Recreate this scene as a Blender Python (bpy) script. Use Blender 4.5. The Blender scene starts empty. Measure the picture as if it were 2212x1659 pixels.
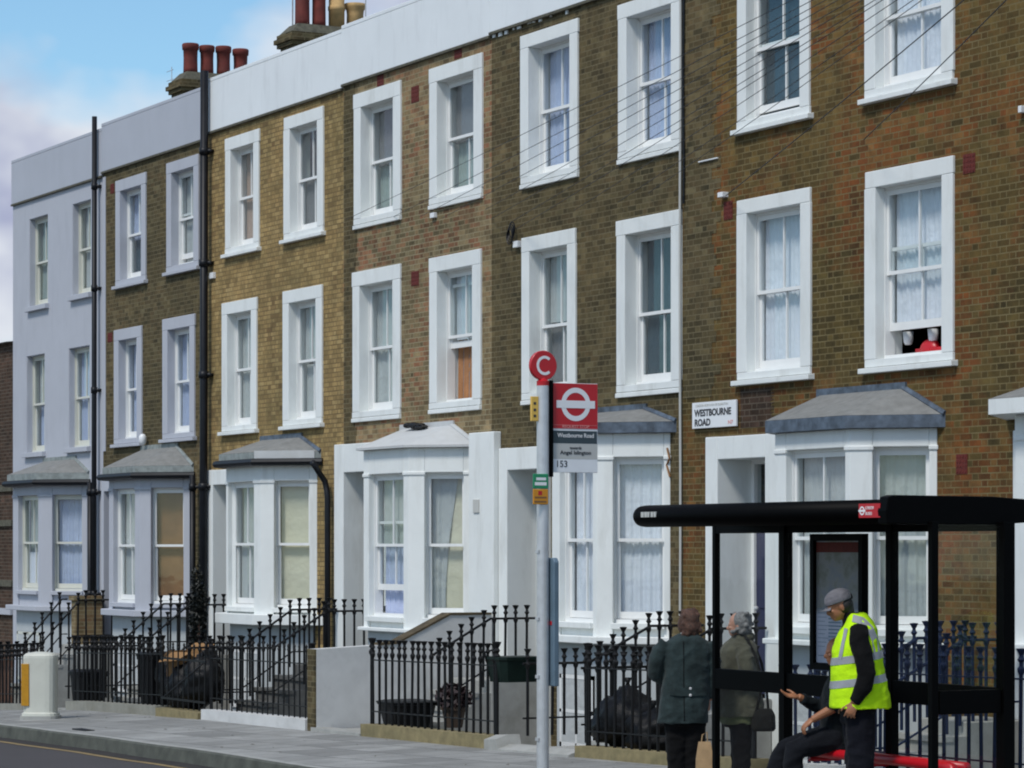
import bpy, bmesh, math, random
from mathutils import Vector, Matrix, noise
random.seed(7)
R = math.radians
sc = bpy.context.scene
C = sc.collection
# ------------------------------------------------------------------ camera frame
F = 6400.0; AL = math.atan(3376.0/F); CA, SA = math.cos(AL), math.sin(AL)
EYE = 2.2; D = 18.3; DR = 15.7; TH = math.pi/2-AL          # D: facade plane, DR: front railing line
def ray(x):
    a = (x-1106)/F
    return (-CA+a*SA, SA+a*CA)
def P(x, y, Y=D):
    dx, dy = ray(x); t = Y/dy
    return Vector((t*dx, Y, EYE+t*(1185-y)/F))
def FX(x, Y=D): return P(x, 0, Y).x
def FZ(x, y, Y=D): return P(x, y, Y).z
def PX(x, y, X):
    dx, dy = ray(x); t = X/dx
    return Vector((X, t*dy, EYE+t*(1185-y)/F))
GT = [(-400,-6.0),(-60,-1.05),(-48.4,-.52),(-43.9,-.31),(-38.9,-.2),(-35.3,-.16),(-30.1,-.09),(-26,-.02),(-22,.08),(60,.2)]
def interp(T, x):
    if x <= T[0][0]: return T[0][1]
    for (a, b), (c, d) in zip(T, T[1:]):
        if x <= c: return b+(d-b)*(x-a)/(c-a)
    return T[-1][1]
def G(X, Y=DR): return interp(GT, X) - .02*max(0, DR-Y)
def PG(x, y, dz=0):
    h = 2.3; dx, dy = ray(x)
    for _ in range(40):
        t = h*F/(y-1185); h = EYE-(G(t*dx, t*dy)+dz)
    return Vector((t*dx, t*dy, EYE-h))
# ------------------------------------------------------------------ mesh builder
class MB:
    def __init__(s): s.v = []; s.f = []; s.m = []; s.mi = 0
    def add(s, vs, fs):
        o = len(s.v); s.v += [Vector(v) for v in vs]
        for f in fs: s.f.append([o+i for i in f]); s.m.append(s.mi)
    def box(s, x0, x1, y0, y1, z0, z1, T=None):
        vs = [Vector((x, y, z)) for z in (z0, z1) for y in (y0, y1) for x in (x0, x1)]
        if T: vs = [T(v) for v in vs]
        s.add(vs, [(0,2,3,1),(4,5,7,6),(0,1,5,4),(2,6,7,3),(0,4,6,2),(1,3,7,5)])
    def quad(s, *p): s.add(p, [tuple(range(len(p)))])
    def prism(s, poly, d):                       # poly: closed 3-D ring, d: extrusion vector
        n = len(poly); d = Vector(d); a = [Vector(p) for p in poly]
        s.add(a+[p+d for p in a], [tuple(range(n))[::-1], tuple(range(n, 2*n))]+[(i, (i+1)%n, n+(i+1)%n, n+i) for i in range(n)])
    def rings(s, rs, closed=True):
        n = len(rs[0]); vs = [p for r in rs for p in r]; fs = []
        for k in range(len(rs)-1):
            for i in range(n):
                j = (i+1) % n
                fs.append((k*n+i, k*n+j, (k+1)*n+j, (k+1)*n+i))
        if closed: fs += [tuple(range(n))[::-1], tuple((len(rs)-1)*n+i for i in range(n))]
        s.add(vs, fs)
    def tube(s, pts, rad, n=8, sq=1.0):
        pts = [Vector(p) for p in pts]
        if not isinstance(rad, (list, tuple)): rad = [rad]*len(pts)
        rs = []; up = Vector((0,0,1)); pu = None
        for k, p in enumerate(pts):
            t = (pts[min(k+1, len(pts)-1)]-pts[max(k-1, 0)]).normalized()
            if pu is None:
                u = t.cross(up if abs(t.z) < .95 else Vector((0,1,0))).normalized()
            else: u = (pu-t*pu.dot(t)).normalized()
            pu = u; w = t.cross(u)
            rs.append([p+u*math.cos(2*math.pi*i/n)*rad[k]+w*math.sin(2*math.pi*i/n)*rad[k]*sq for i in range(n)])
        s.rings(rs)
    def lathe(s, c, prof, n=12, ax=None):
        c = Vector(c)
        s.rings([[c+Vector((r*math.cos(2*math.pi*i/n), r*math.sin(2*math.pi*i/n), z)) for i in range(n)] for r, z in prof])
    def loft(s, L, n=20, p=2.0):                  # (cx, cy, z, rx, ry[, yaw])
        rs = []
        for l in L:
            cx, cy, z, rx, ry = l[:5]; a = l[5] if len(l) > 5 else 0
            r = []
            for i in range(n):
                t = 2*math.pi*i/n; c, q = math.cos(t), math.sin(t)
                e = (abs(c)**p+abs(q)**p)**(-1/p)
                x, y = rx*c*e, ry*q*e
                r.append((cx+x*math.cos(a)-y*math.sin(a), cy+x*math.sin(a)+y*math.cos(a), z))
            rs.append(r)
        s.rings(rs)
    def ell(s, c, rx, ry, rz, n=14, rot=None):
        c = Vector(c); rs = []
        for k in range(1, n):
            ph = math.pi*k/n-math.pi/2
            rs.append([Vector((rx*math.cos(ph)*math.cos(2*math.pi*i/n), ry*math.cos(ph)*math.sin(2*math.pi*i/n), rz*math.sin(ph))) for i in range(n)])
        if rot: rs = [[rot @ v for v in r] for r in rs]
        s.rings([[c+v for v in r] for r in rs])
    def disc(s, c, u, w, r, n=28, r0=0):
        c = Vector(c); u = Vector(u); w = Vector(w)
        o = [c+u*r*math.cos(2*math.pi*i/n)+w*r*math.sin(2*math.pi*i/n) for i in range(n)]
        if not r0: s.add(o, [tuple(range(n))]); return
        q = [c+u*r0*math.cos(2*math.pi*i/n)+w*r0*math.sin(2*math.pi*i/n) for i in range(n)]
        s.add(o+q, [(i, (i+1)%n, n+(i+1)%n, n+i) for i in range(n)])
    def mesh(s, name, mats, org=(0,0,0), smooth=False):
        me = bpy.data.meshes.new(name); org = Vector(org)
        me.from_pydata([v-org for v in s.v], [], s.f)
        for m in (mats if isinstance(mats, (list, tuple)) else [mats]): me.materials.append(m)
        me.polygons.foreach_set('material_index', s.m)
        bm = bmesh.new(); bm.from_mesh(me); bmesh.ops.recalc_face_normals(bm, faces=bm.faces[:]); bm.to_mesh(me); bm.free()
        if smooth: me.polygons.foreach_set('use_smooth', [True]*len(me.polygons))
        me.update(); return me
    def build(s, name, mats, parent=None, org=None, smooth=False, bevel=0):
        if org is None: org = root_org(parent) if parent else Vector((0,0,0))
        o = bpy.data.objects.new(name, s.mesh(name, mats, org, smooth)); C.objects.link(o)
        if parent: o.parent = parent
        else: o.location = org
        if bevel:
            b = o.modifiers.new('bevel', 'BEVEL'); b.width = bevel; b.segments = 2; b.limit_method = 'ANGLE'
        return o
ORG = {}
def root_org(o):
    while o.parent: o = o.parent
    return ORG.get(o.name, Vector((0,0,0)))
def tag(o, label=None, cat=None, group=None, kind=None):
    if label: o['label'] = label
    if cat: o['category'] = cat
    if group: o['group'] = group
    if kind: o['kind'] = kind
    return o
def thing(name, label, cat, loc, group=None, rz=0):
    o = bpy.data.objects.new(name, None); C.objects.link(o); o.location = loc; o.rotation_euler = (0,0,rz)
    o.empty_display_size = .2
    ORG[o.name] = Vector(loc) if not rz else Vector((0,0,0))
    return tag(o, label, cat, group)
def single(name, mb, mats, label, cat, org, group=None, **k):
    return tag(mb.build(name, mats, None, Vector(org), **k), label, cat, group)
def struct(name, mb, mats, kind='structure', **k):
    return tag(mb.build(name, mats, **k), kind=kind)
def remesh(mb, voxel, smooth=4):
    me = mb.mesh('tmp', [])
    o = bpy.data.objects.new('tmp', me); C.objects.link(o)
    r = o.modifiers.new('r', 'REMESH'); r.mode = 'VOXEL'; r.voxel_size = voxel
    q = o.modifiers.new('s', 'SMOOTH'); q.factor = .5; q.iterations = smooth
    dg = bpy.context.evaluated_depsgraph_get(); dg.update()
    nm = bpy.data.meshes.new_from_object(o.evaluated_get(dg))
    bpy.data.objects.remove(o); bpy.data.meshes.remove(me)
    nm.polygons.foreach_set('use_smooth', [True]*len(nm.polygons)); nm.update()
    return nm
def text(body, size, loc, u, w, mat, parent, name='lettering', bold=0, width=None, align='LEFT', depth=.001):
    cu = bpy.data.curves.new('t', 'FONT'); cu.body = body; cu.size = size; cu.extrude = depth; cu.offset = bold; cu.align_x = align
    cu.resolution_u = 4
    o = bpy.data.objects.new('t', cu); C.objects.link(o)
    dg = bpy.context.evaluated_depsgraph_get(); dg.update()
    me = bpy.data.meshes.new_from_object(o.evaluated_get(dg)); bpy.data.objects.remove(o); me.name = name
    u = Vector(u).normalized(); w = Vector(w).normalized(); n = u.cross(w)
    xs = [v.co.x for v in me.vertices]; k = 1
    if width: k = width/(max(xs)-min(xs))
    org = root_org(parent)
    for v in me.vertices: v.co = Vector(loc)+u*v.co.x*k+w*v.co.y+n*v.co.z-org
    me.materials.clear(); me.materials.append(mat)
    t = bpy.data.objects.new(name, me); C.objects.link(t); t.parent = parent
    return t
# ------------------------------------------------------------------ materials
class NT:
    def __init__(s, name):
        s.mat = bpy.data.materials.new(name); s.mat.use_nodes = True; s.t = s.mat.node_tree; s.b = s.t.nodes['Principled BSDF']
    def n(s, typ, **k):
        x = s.t.nodes.new(typ)
        for a, b in k.items(): setattr(x, a, b)
        return x
    def l(s, a, b): s.t.links.new(a, b)
    def set(s, sock, v):
        if isinstance(v, bpy.types.NodeSocket): s.l(v, sock)
        else: sock.default_value = v
    def math(s, op, a, b=0.0, c=None):
        m = s.n('ShaderNodeMath', operation=op); s.set(m.inputs[0], a); s.set(m.inputs[1], b)
        if c is not None: s.set(m.inputs[2], c)
        return m.outputs[0]
    def mix(s, f, a, b, blend='MIX'):
        m = s.n('ShaderNodeMix', data_type='RGBA', blend_type=blend)
        s.set(m.inputs[0], f); s.set(m.inputs[6], a); s.set(m.inputs[7], b); return m.outputs[2]
    def ramp(s, f, els, interp='LINEAR'):
        r = s.n('ShaderNodeValToRGB'); r.color_ramp.interpolation = interp; e = r.color_ramp.elements
        while len(e) < len(els): e.new(.5)
        for q, (p, c) in zip(e, els): q.position = p; q.color = c4(c)
        s.l(f, r.inputs[0]); return r.outputs[0]
    def noise(s, vec, scale, detail=4, rough=.55):
        x = s.n('ShaderNodeTexNoise'); x.inputs['Scale'].default_value = scale; x.inputs['Detail'].default_value = detail
        x.inputs['Roughness'].default_value = rough; s.l(vec, x.inputs['Vector']); return x.outputs['Fac']
    def pos(s): return s.n('ShaderNodeNewGeometry').outputs['Position']
    def bump(s, h, strength, dist=.01):
        b = s.n('ShaderNodeBump'); b.inputs['Strength'].default_value = strength; b.inputs['Distance'].default_value = dist
        s.l(h, b.inputs['Height']); s.l(b.outputs[0], s.b.inputs['Normal'])
def c4(c): return (c[0], c[1], c[2], 1)
def surf(name, col, rough=.6, var=.12, scale=6, metal=0, dirt=None, bump=0, spec=.5, streak=0):
    t = NT(name); p = t.pos()
    f = t.noise(p, scale, 5)
    lo = tuple(x*(1-var) for x in col); hi = tuple(min(1, x*(1+var)) for x in col)
    c = t.ramp(f, [(.3, lo), (.7, hi)])
    if streak:
        mp = t.n('ShaderNodeMapping'); mp.inputs['Scale'].default_value = (1.7, 1.7, .4); t.l(p, mp.inputs[0])
        g = t.ramp(t.noise(mp.outputs[0], 2.2, 5, .65), [(.52, (0,0,0)), (.75, (1,1,1))])
        c = t.mix(t.math('MULTIPLY', g, streak), c, c4(dirt or (.2,.19,.16)))
    if dirt and not streak:
        g = t.ramp(t.noise(p, scale*.35, 6, .7), [(.5, (0,0,0)), (.72, (1,1,1))])
        c = t.mix(t.math('MULTIPLY', g, .55), c, c4(dirt))
    t.l(c, t.b.inputs['Base Color']); t.b.inputs['Roughness'].default_value = rough; t.b.inputs['Metallic'].default_value = metal
    t.b.inputs['Specular IOR Level'].default_value = spec
    if bump: t.bump(t.noise(p, scale*6, 4), bump, .01)
    return t.mat
def brick(name, cols, mortar, patch, pf=.5, mw=.1, dark=.35, sf=.4, sat=.82, val=1.0):
    """Flemish bond, every brick its own tone, with broad patches of another stock."""
    t = NT(name); p = t.pos(); x = t.n('ShaderNodeSeparateXYZ'); t.l(p, x.inputs[0])
    h = t.math('ADD', x.outputs[0], x.outputs[1]); z = t.math('DIVIDE', x.outputs[2], .069)
    row = t.math('FLOOR', z); fz = t.math('FRACT', z)
    hh = t.math('ADD', t.math('DIVIDE', h, .31), t.math('MULTIPLY', t.math('MODULO', t.math('ABSOLUTE', row), 2.0), .5))
    cell = t.math('FLOOR', hh); fx = t.math('FRACT', hh)
    hd = t.math('GREATER_THAN', fx, .667)
    cid = t.math('ADD', t.math('MULTIPLY', cell, 2.0), hd)
    cv = t.n('ShaderNodeCombineXYZ'); t.l(cid, cv.inputs[0]); t.l(row, cv.inputs[1])
    wn = t.n('ShaderNodeTexWhiteNoise', noise_dimensions='2D'); t.l(cv.outputs[0], wn.inputs['Vector'])
    rnd = wn.outputs['Value']
    # mortar mask
    ex = t.math('MINIMUM', t.math('ABSOLUTE', t.math('SUBTRACT', fx, .667)), t.math('MINIMUM', fx, t.math('SUBTRACT', 1.0, fx)))
    ez = t.math('MINIMUM', fz, t.math('SUBTRACT', 1.0, fz))
    jig = t.math('MULTIPLY', t.math('SUBTRACT', t.noise(p, 40, 2), .5), .06)
    mm = t.math('MAXIMUM', t.math('LESS_THAN', t.math('ADD', ex, jig), .022*mw/.1), t.math('LESS_THAN', t.math('ADD', ez, jig), mw))
    c = t.ramp(rnd, cols)
    c = t.mix(sf, c, c4(tuple(sum(q[1][i] for q in cols)/len(cols) for i in range(3))))
    big = t.ramp(t.noise(p, .75, 6, .62), [(.44, (0,0,0)), (.58, (1,1,1))])
    sep = t.n('ShaderNodeSeparateColor'); t.l(wn.outputs['Color'], sep.inputs[0])
    pc = t.ramp(sep.outputs[1], patch)
    c = t.mix(t.math('MULTIPLY', big, t.math('LESS_THAN', sep.outputs[2], pf)), c, pc)
    c = t.mix(t.math('MULTIPLY', t.ramp(t.noise(p, 1.9, 6, .7), [(.45, (0,0,0)), (.75, (1,1,1))]), dark), c, (.055,.046,.03,1))
    c = t.mix(t.math('MULTIPLY', t.noise(p, 30, 4, .7), .45), c, t.mix(1.0, c, (.45,.43,.42,1), 'MULTIPLY'))
    lg = t.ramp(t.noise(p, .33, 3, .5), [(.35, (.72,.76,.74)), (.65, (1.12,1.08,1.05))]); c = t.mix(1.0, c, lg, 'MULTIPLY')
    mg = t.ramp(t.noise(p, 4.5, 5, .68), [(.32, (.62,.64,.66)), (.5, (.98,.98,.98)), (.7, (1.38,1.32,1.25))]); c = t.mix(.8, c, mg, 'MULTIPLY')
    mf = t.math('MULTIPLY', mm, t.ramp(t.noise(p, 3.1, 4), [(.3, (.45,.45,.45)), (.65, (1,1,1))]))
    c = t.mix(mf, c, c4(mortar))
    hs = t.n('ShaderNodeHueSaturation'); hs.inputs['Saturation'].default_value = sat; hs.inputs['Value'].default_value = val; t.l(c, hs.inputs['Color']); c = hs.outputs[0]
    t.l(c, t.b.inputs['Base Color']); t.b.inputs['Roughness'].default_value = .9; t.b.inputs['Specular IOR Level'].default_value = .2
    t.bump(t.math('ADD', t.math('MULTIPLY', mm, -1.0), t.math('MULTIPLY', t.noise(p, 60, 3), .5)), .35, .008)
    return t.mat
def flat(name, col, rough=.5, metal=0, spec=.5):
    t = NT(name); t.b.inputs['Base Color'].default_value = c4(col); t.b.inputs['Roughness'].default_value = rough
    t.b.inputs['Metallic'].default_value = metal; t.b.inputs['Specular IOR Level'].default_value = spec
    return t.mat
def glass(name, refl=.1, tint=(.9,.95,.95)):
    t = NT(name); t.t.nodes.remove(t.b); o = t.t.nodes['Material Output']
    tr = t.n('ShaderNodeBsdfTransparent'); tr.inputs[0].default_value = c4(tint)
    g = t.n('ShaderNodeBsdfGlossy'); g.inputs['Roughness'].default_value = .02
    bp = t.n('ShaderNodeBump'); bp.inputs['Strength'].default_value = .02; bp.inputs['Distance'].default_value = .05
    t.l(t.noise(t.pos(), 2.5, 2), bp.inputs['Height']); t.l(bp.outputs[0], g.inputs['Normal'])
    lw = t.n('ShaderNodeLayerWeight'); lw.inputs['Blend'].default_value = .5
    f = t.math('ADD', t.math('MULTIPLY', t.math('POWER', lw.outputs['Facing'], 4.0), .45), refl)
    m = t.n('ShaderNodeMixShader'); t.l(f, m.inputs[0]); t.l(tr.outputs[0], m.inputs[1]); t.l(g.outputs[0], m.inputs[2])
    t.l(m.outputs[0], o.inputs[0]); return t.mat
def cloth(name, col, rough=.9, sheen=.1, fold=14, var=.15):
    t = NT(name); p = t.pos(); f = t.noise(p, fold, 4)
    t.l(t.ramp(f, [(.3, tuple(c*(1-var) for c in col)), (.7, tuple(min(1, c*(1+var)) for c in col))]), t.b.inputs['Base Color'])
    t.b.inputs['Roughness'].default_value = rough; t.b.inputs['Specular IOR Level'].default_value = .15
    t.b.inputs['Sheen Weight'].default_value = sheen
    t.bump(t.math('ADD', t.noise(p, 9, 3), t.math('MULTIPLY', t.noise(p, 160, 2), .1)), .6, .03)
    return t.mat
M = {}
M['white'] = surf('white_paint', (.755,.775,.755), .55, .03, 3, dirt=(.46,.46,.42), streak=.42, bump=.12)
M['white2'] = surf('white_parapet_paint', (.75,.78,.79), .6, .03, 1.5, dirt=(.56,.58,.59), streak=.45)
M['gloss'] = surf('white_gloss_wood', (.78,.785,.77), .35, .03, 5)
M['grey'] = surf('grey_render', (.44,.455,.50), .7, .03, 2, dirt=(.32,.33,.37), streak=.35, bump=.12)
M['greyp'] = surf('grey_parapet_render', (.42,.44,.49), .7, .03, 1.5, dirt=(.36,.38,.42), streak=.3)
M['cream'] = surf('cream_gloss_wood', (.62,.62,.55), .4, .04, 5)
M['b_dark'] = brick('brown_stock_brick', [(0,(.05,.038,.017)),(.3,(.09,.068,.028)),(.65,(.125,.092,.038)),(1,(.185,.145,.064))], (.155,.125,.066), [(0,(.065,.055,.026)),(.5,(.135,.092,.038)),(1,(.19,.155,.075))], .6, dark=.35, sat=.92, val=1.0)
M['b_red'] = brick('red_brown_stock_brick', [(0,(.055,.04,.017)),(.35,(.108,.074,.027)),(.7,(.148,.1,.037)),(1,(.2,.142,.055))], (.17,.135,.068), [(0,(.10,.05,.02)),(.4,(.23,.085,.032)),(.7,(.17,.085,.03)),(1,(.24,.125,.05))], .85, dark=.35, sat=1.04, val=1.03)
M['b_mix'] = brick('mixed_stock_brick', [(0,(.09,.064,.03)),(.35,(.18,.128,.06)),(.7,(.24,.176,.085)),(1,(.33,.25,.13))], (.25,.21,.12), [(0,(.16,.085,.04)),(.5,(.30,.125,.055)),(1,(.30,.22,.105))], .65, dark=.32, sat=.92, val=1.18)
M['b_yel'] = brick('yellow_london_brick', [(0,(.21,.138,.05)),(.3,(.315,.215,.078)),(.7,(.39,.27,.10)),(1,(.46,.335,.14))], (.12,.082,.036), [(0,(.20,.125,.05)),(.6,(.345,.235,.088)),(1,(.43,.30,.12))], .4, .11, .15, sat=.94, val=1.06)
M['b_far'] = brick('dark_red_brick', [(0,(.045,.023,.012)),(.5,(.09,.042,.02)),(1,(.13,.062,.03))], (.13,.1,.07), [(0,(.07,.04,.025)),(1,(.15,.07,.04))], .5)
M['lead'] = surf('grey_lead_sheet', (.085,.11,.145), .55, .45, 9, dirt=(.02,.024,.03), streak=.8, bump=.2)
M['slate'] = surf('grey_roofing_felt', (.20,.20,.19), .85, .15, 10, dirt=(.13,.13,.12), bump=.3)
M['wroof'] = surf('white_painted_roof', (.5,.51,.51), .7, .06, 4, dirt=(.42,.42,.40), bump=.2)
M['greenlead'] = surf('weathered_lead', (.24,.265,.255), .6, .3, 9, dirt=(.12,.125,.12), bump=.2)
M['black'] = surf('black_iron_paint', (.006,.006,.0065), .5, .3, 20, spec=.25)
M['pipe'] = surf('black_pipe_paint', (.008,.009,.012), .45, .3, 8, spec=.25)
M['shelter'] = surf('black_shelter_paint', (.001,.001,.0011), .5, .2, 10, spec=.06)
M['blue_iron'] = surf('dark_blue_iron_paint', (.008,.016,.045), .5, .3, 20, spec=.2)
M['glass'] = glass('window_glass', .045, (.95,.97,.97))
M['sglass'] = glass('shelter_glass', .01, (.98,.99,.985))
M['net'] = cloth('white_net_curtain', (.74,.76,.83), fold=4, var=.05)
M['blue_c'] = cloth('pale_blue_curtain', (.44,.50,.68), fold=4, var=.05)
M['grey_c'] = cloth('grey_curtain', (.46,.48,.48), fold=4, var=.05)
M['green_c'] = cloth('grey_green_blind', (.30,.36,.34), fold=4, var=.05)
M['cream_c'] = cloth('cream_blind', (.66,.62,.48), fold=4, var=.05)
M['tan_c'] = cloth('pink_brown_blind', (.42,.29,.23), fold=4, var=.05)
M['dark_c'] = cloth('dark_grey_blind', (.17,.17,.18), fold=4, var=.05)
M['orange_c'] = cloth('orange_brown_curtain', (.36,.17,.075), fold=4)
M['teal_c'] = cloth('dark_glass_reflection', (.028,.06,.085), fold=4)  # stands in for dark glass, with a blue reflection put into its colour
M['ply'] = surf('brown_plywood', (.24,.12,.045), .7, .2, 3, bump=.1)
M['pot_red'] = surf('red_clay_pot', (.15,.026,.018), .8, .3, 5, dirt=(.12,.05,.04))
M['pot_buff'] = surf('buff_clay_pot', (.45,.29,.12), .8, .3, 5, dirt=(.22,.16,.1))
M['mort'] = surf('dark_mortar', (.09,.085,.06), .9, .4, 12, bump=.4)
M['airb'] = surf('dark_red_airbrick', (.12,.018,.012), .8, .25, 30)
M['stone'] = surf('weathered_kerb_stone', (.24,.235,.2), .85, .15, 5, dirt=(.13,.12,.08), bump=.3)
M['moss'] = surf('mossy_coping_stone', (.22,.18,.09), .9, .25, 7, dirt=(.09,.09,.04), bump=.3)
M['concrete'] = surf('pale_step_concrete', (.33,.33,.31), .85, .1, 6, dirt=(.2,.2,.17), bump=.2)
M['dstone'] = surf('dark_step_stone', (.09,.09,.085), .85, .25, 6, bump=.2)
M['render'] = surf('dirty_white_render', (.56,.56,.55), .8, .06, 4, dirt=(.36,.36,.35), bump=.2)
M['base'] = surf('shaded_basement_white', (.46,.49,.50), .7, .05, 3, dirt=(.4,.42,.42), streak=.4)  # basement shade mixed into a greyer copy of the white wall paint
M['wire'] = flat('grey_wire_sheath', (.03,.03,.032), .7)
M['copd'] = surf('dark_stained_coping', (.075,.055,.028), .9, .4, 9, dirt=(.03,.025,.015), bump=.3)
M['dark'] = flat('dark_room', (.03,.03,.03), .9)
M['red'] = surf('red_enamel', (.48,.008,.016), .35, .04, 3)
M['wenamel'] = surf('white_enamel', (.78,.79,.8), .35, .03, 6)
M['steel'] = surf('galvanised_steel', (.60,.61,.62), .36, .08, 14, metal=.45)
M['gdark'] = flat('dark_slate_vinyl', (.035,.055,.065), .4)
M['navy'] = surf('navy_gloss_door', (.012,.016,.06), .35, .1, 6)
M['lgrey'] = flat('grey_vinyl', (.50,.50,.47), .45)
M['ink'] = flat('black_ink', (.03,.03,.035), .5)
M['wink'] = flat('white_ink', (.8,.8,.8), .5)
M['pink'] = flat('faded_red_ink', (.72,.32,.3), .5)
M['yellow'] = surf('yellow_plate', (.75,.47,.09), .45, .06, 12)
M['orange'] = surf('orange_plate', (.62,.26,.012), .45, .08, 14)
M['green'] = surf('green_plate', (.015,.24,.105), .45, .08, 14)
M['bluebox'] = surf('blue_grey_metal', (.12,.18,.235), .45, .1, 8, dirt=(.08,.12,.15))
M['wood'] = surf('brown_fence_wood', (.16,.08,.05), .8, .3, 6, bump=.2)
M['bin'] = surf('black_plastic', (.006,.006,.007), .5, .2, 9, spec=.2)
M['bag'] = surf('black_bin_liner', (.003,.003,.0035), .45, .2, 14, bump=.5, spec=.25)
M['card'] = surf('brown_cardboard', (.27,.145,.055), .85, .15, 10)
M['kraft'] = surf('brown_kraft_paper', (.36,.235,.12), .8, .15, 12, bump=.3)
M['leaf'] = surf('dark_evergreen_leaf', (.007,.009,.006), .6, .5, 14)
M['maroon_leaf'] = surf('dark_red_leaf', (.02,.007,.008), .6, .4, 14)
M['terra'] = surf('clay_planter', (.07,.045,.03), .8, .2, 8)
M['gplant'] = surf('dark_green_plastic', (.004,.012,.009), .5, .2, 9, spec=.2)
M['bollard'] = surf('off_white_plastic', (.56,.56,.49), .42, .04, 5, dirt=(.42,.42,.35), bump=.05)
M['amber'] = surf('amber_reflector', (.46,.22,.006), .4, .1, 20)
# ------------------------------------------------------------------ ground, road, kerb
KP = [PG(x, y) for x, y in ((-60,1558),(20,1569),(110,1580),(221,1593),(331,1609),(403,1617.5),(508,1633),(600,1648),(670,1659))]
KS = (KP[2].y-KP[-1].y)/(KP[-1].x-KP[2].x)
print('KERB', [(round(p.x,2), round(p.y,2)) for p in KP], KS)
KT = [(-400,16.0),(-120,15.6),(-60,14.9)]+[(p.x, p.y) for p in KP]+[(KP[-1].x+k, KP[-1].y-KS*k) for k in (5, 10, 20, 60)]
def KY(X): return interp(KT, X)
XS = [-400,-250,-150,-110,-85,-70]+[-60+i*.5 for i in range(121)]+[3,8,15,25,40,60]
def strip(rows, mat, name, smooth=True):
    mb = MB(); n = len(rows[0])
    mb.add([p for r in rows for p in r], [(k*n+i, k*n+i+1, (k+1)*n+i+1, (k+1)*n+i) for k in range(len(rows)-1) for i in range(n-1)])
    return struct(name, mb, mat, smooth=smooth)
t = NT('asphalt'); p = t.pos()
c = t.ramp(t.noise(p, 1.2, 6, .65), [(.3,(.023,.020,.021)),(.7,(.038,.032,.034))])
c = t.mix(t.math('MULTIPLY', t.noise(p, 120, 2), .5), c, (.11,.1,.1,1))
t.l(c, t.b.inputs['Base Color']); t.b.inputs['Roughness'].default_value = .85; t.bump(t.noise(p, 150, 2), .4, .01); M['asphalt'] = t.mat
t = NT('paving_slabs'); p = t.pos()
mp = t.n('ShaderNodeMapping'); mp.inputs['Rotation'].default_value = (0,0,R(-4)); t.l(p, mp.inputs[0])
bt = t.n('ShaderNodeTexBrick'); bt.inputs['Scale'].default_value = 1; bt.inputs['Brick Width'].default_value = .6; bt.inputs['Row Height'].default_value = .75
bt.inputs['Mortar Size'].default_value = .011; bt.inputs['Color1'].default_value = (.215,.215,.205,1); bt.inputs['Color2'].default_value = (.34,.34,.325,1); bt.inputs['Mortar'].default_value = (.075,.075,.07,1)
bt.inputs['Bias'].default_value = 0; t.l(mp.outputs[0], bt.inputs['Vector'])
c = t.mix(t.math('MULTIPLY', t.ramp(t.noise(p, 1.3, 6, .7), [(.4,(0,0,0)),(.75,(1,1,1))]), .7), bt.outputs['Color'], (.135,.135,.125,1))
c = t.mix(t.math('MULTIPLY', t.ramp(t.noise(p, 9, 4), [(.6,(0,0,0)),(.72,(1,1,1))]), .35), c, (.11,.11,.1,1))
t.l(c, t.b.inputs['Base Color']); t.b.inputs['Roughness'].default_value = .8; t.bump(t.noise(p, 60, 3), .25, .01); M['paving'] = t.mat
M['kerb'] = surf('granite_kerb', (.075,.079,.064), .85, .3, 4, dirt=(.03,.032,.025), bump=.4)
M['yline'] = surf('yellow_road_paint', (.24,.17,.07), .7, .25, 6, dirt=(.2,.15,.07))
kerbh = .17
def KD(x): return interp([(-400,.12),(-47.2,.12),(-46.3,0),(60,0)], x)
strip([[Vector((x, KY(x)+.14, G(x, KY(x))-KD(x))) for x in XS], [Vector((x, (KY(x)+DR)/2, G(x, (KY(x)+DR)/2))) for x in XS], [Vector((x, DR+.02, G(x))) for x in XS]], M['paving'], 'pavement')
strip([[Vector((x, KY(x)-.3, G(x, KY(x))-kerbh-.01)) for x in XS], [Vector((x, KY(x)-.02, G(x, KY(x))-kerbh)) for x in XS],
       [Vector((x, KY(x), G(x, KY(x))-.018-KD(x))) for x in XS], [Vector((x, KY(x)+.03, G(x, KY(x))+.004-KD(x))) for x in XS]], M['kerb'], 'kerb', False)
strip([[Vector((x, KY(x)+.03, G(x, KY(x))+.004-KD(x))) for x in XS], [Vector((x, KY(x)+.15, G(x, KY(x))+.004-KD(x))) for x in XS]], M['concrete'], 'kerb', False)
strip([[Vector((x, Y if Y < 9 else KY(x)+.01, G(x, KY(x))-kerbh-.004)) for x in XS] for Y in (-40,-10,0,4,8,9.5)], M['asphalt'], 'road')
strip([[Vector((x, KY(x)-.43, G(x, KY(x))-kerbh+.001)) for x in XS], [Vector((x, KY(x)-.32, G(x, KY(x))-kerbh+.001)) for x in XS]], M['yline'], 'yellow_line')
strip([[Vector((x, KY(x)-.3, G(x, KY(x))-kerbh+.001)) for x in XS], [Vector((x, KY(x)-.01, G(x, KY(x))-kerbh+.003)) for x in XS]], surf('gutter_dirt', (.022,.017,.014), .9, .4, 5), 'gutter')
mb = MB(); mb.quad((-900,-900,-9),(900,-900,-9),(900,900,-9),(-900,900,-9)); struct('ground', mb, M['asphalt'])
mb = MB(); mb.quad((-110,DR-.02,-1.6),(60,DR-.02,-1.6),(60,D+.05,-1.6),(-110,D+.05,-1.6)); struct('basement_area_floor', mb, M['concrete'])
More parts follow.
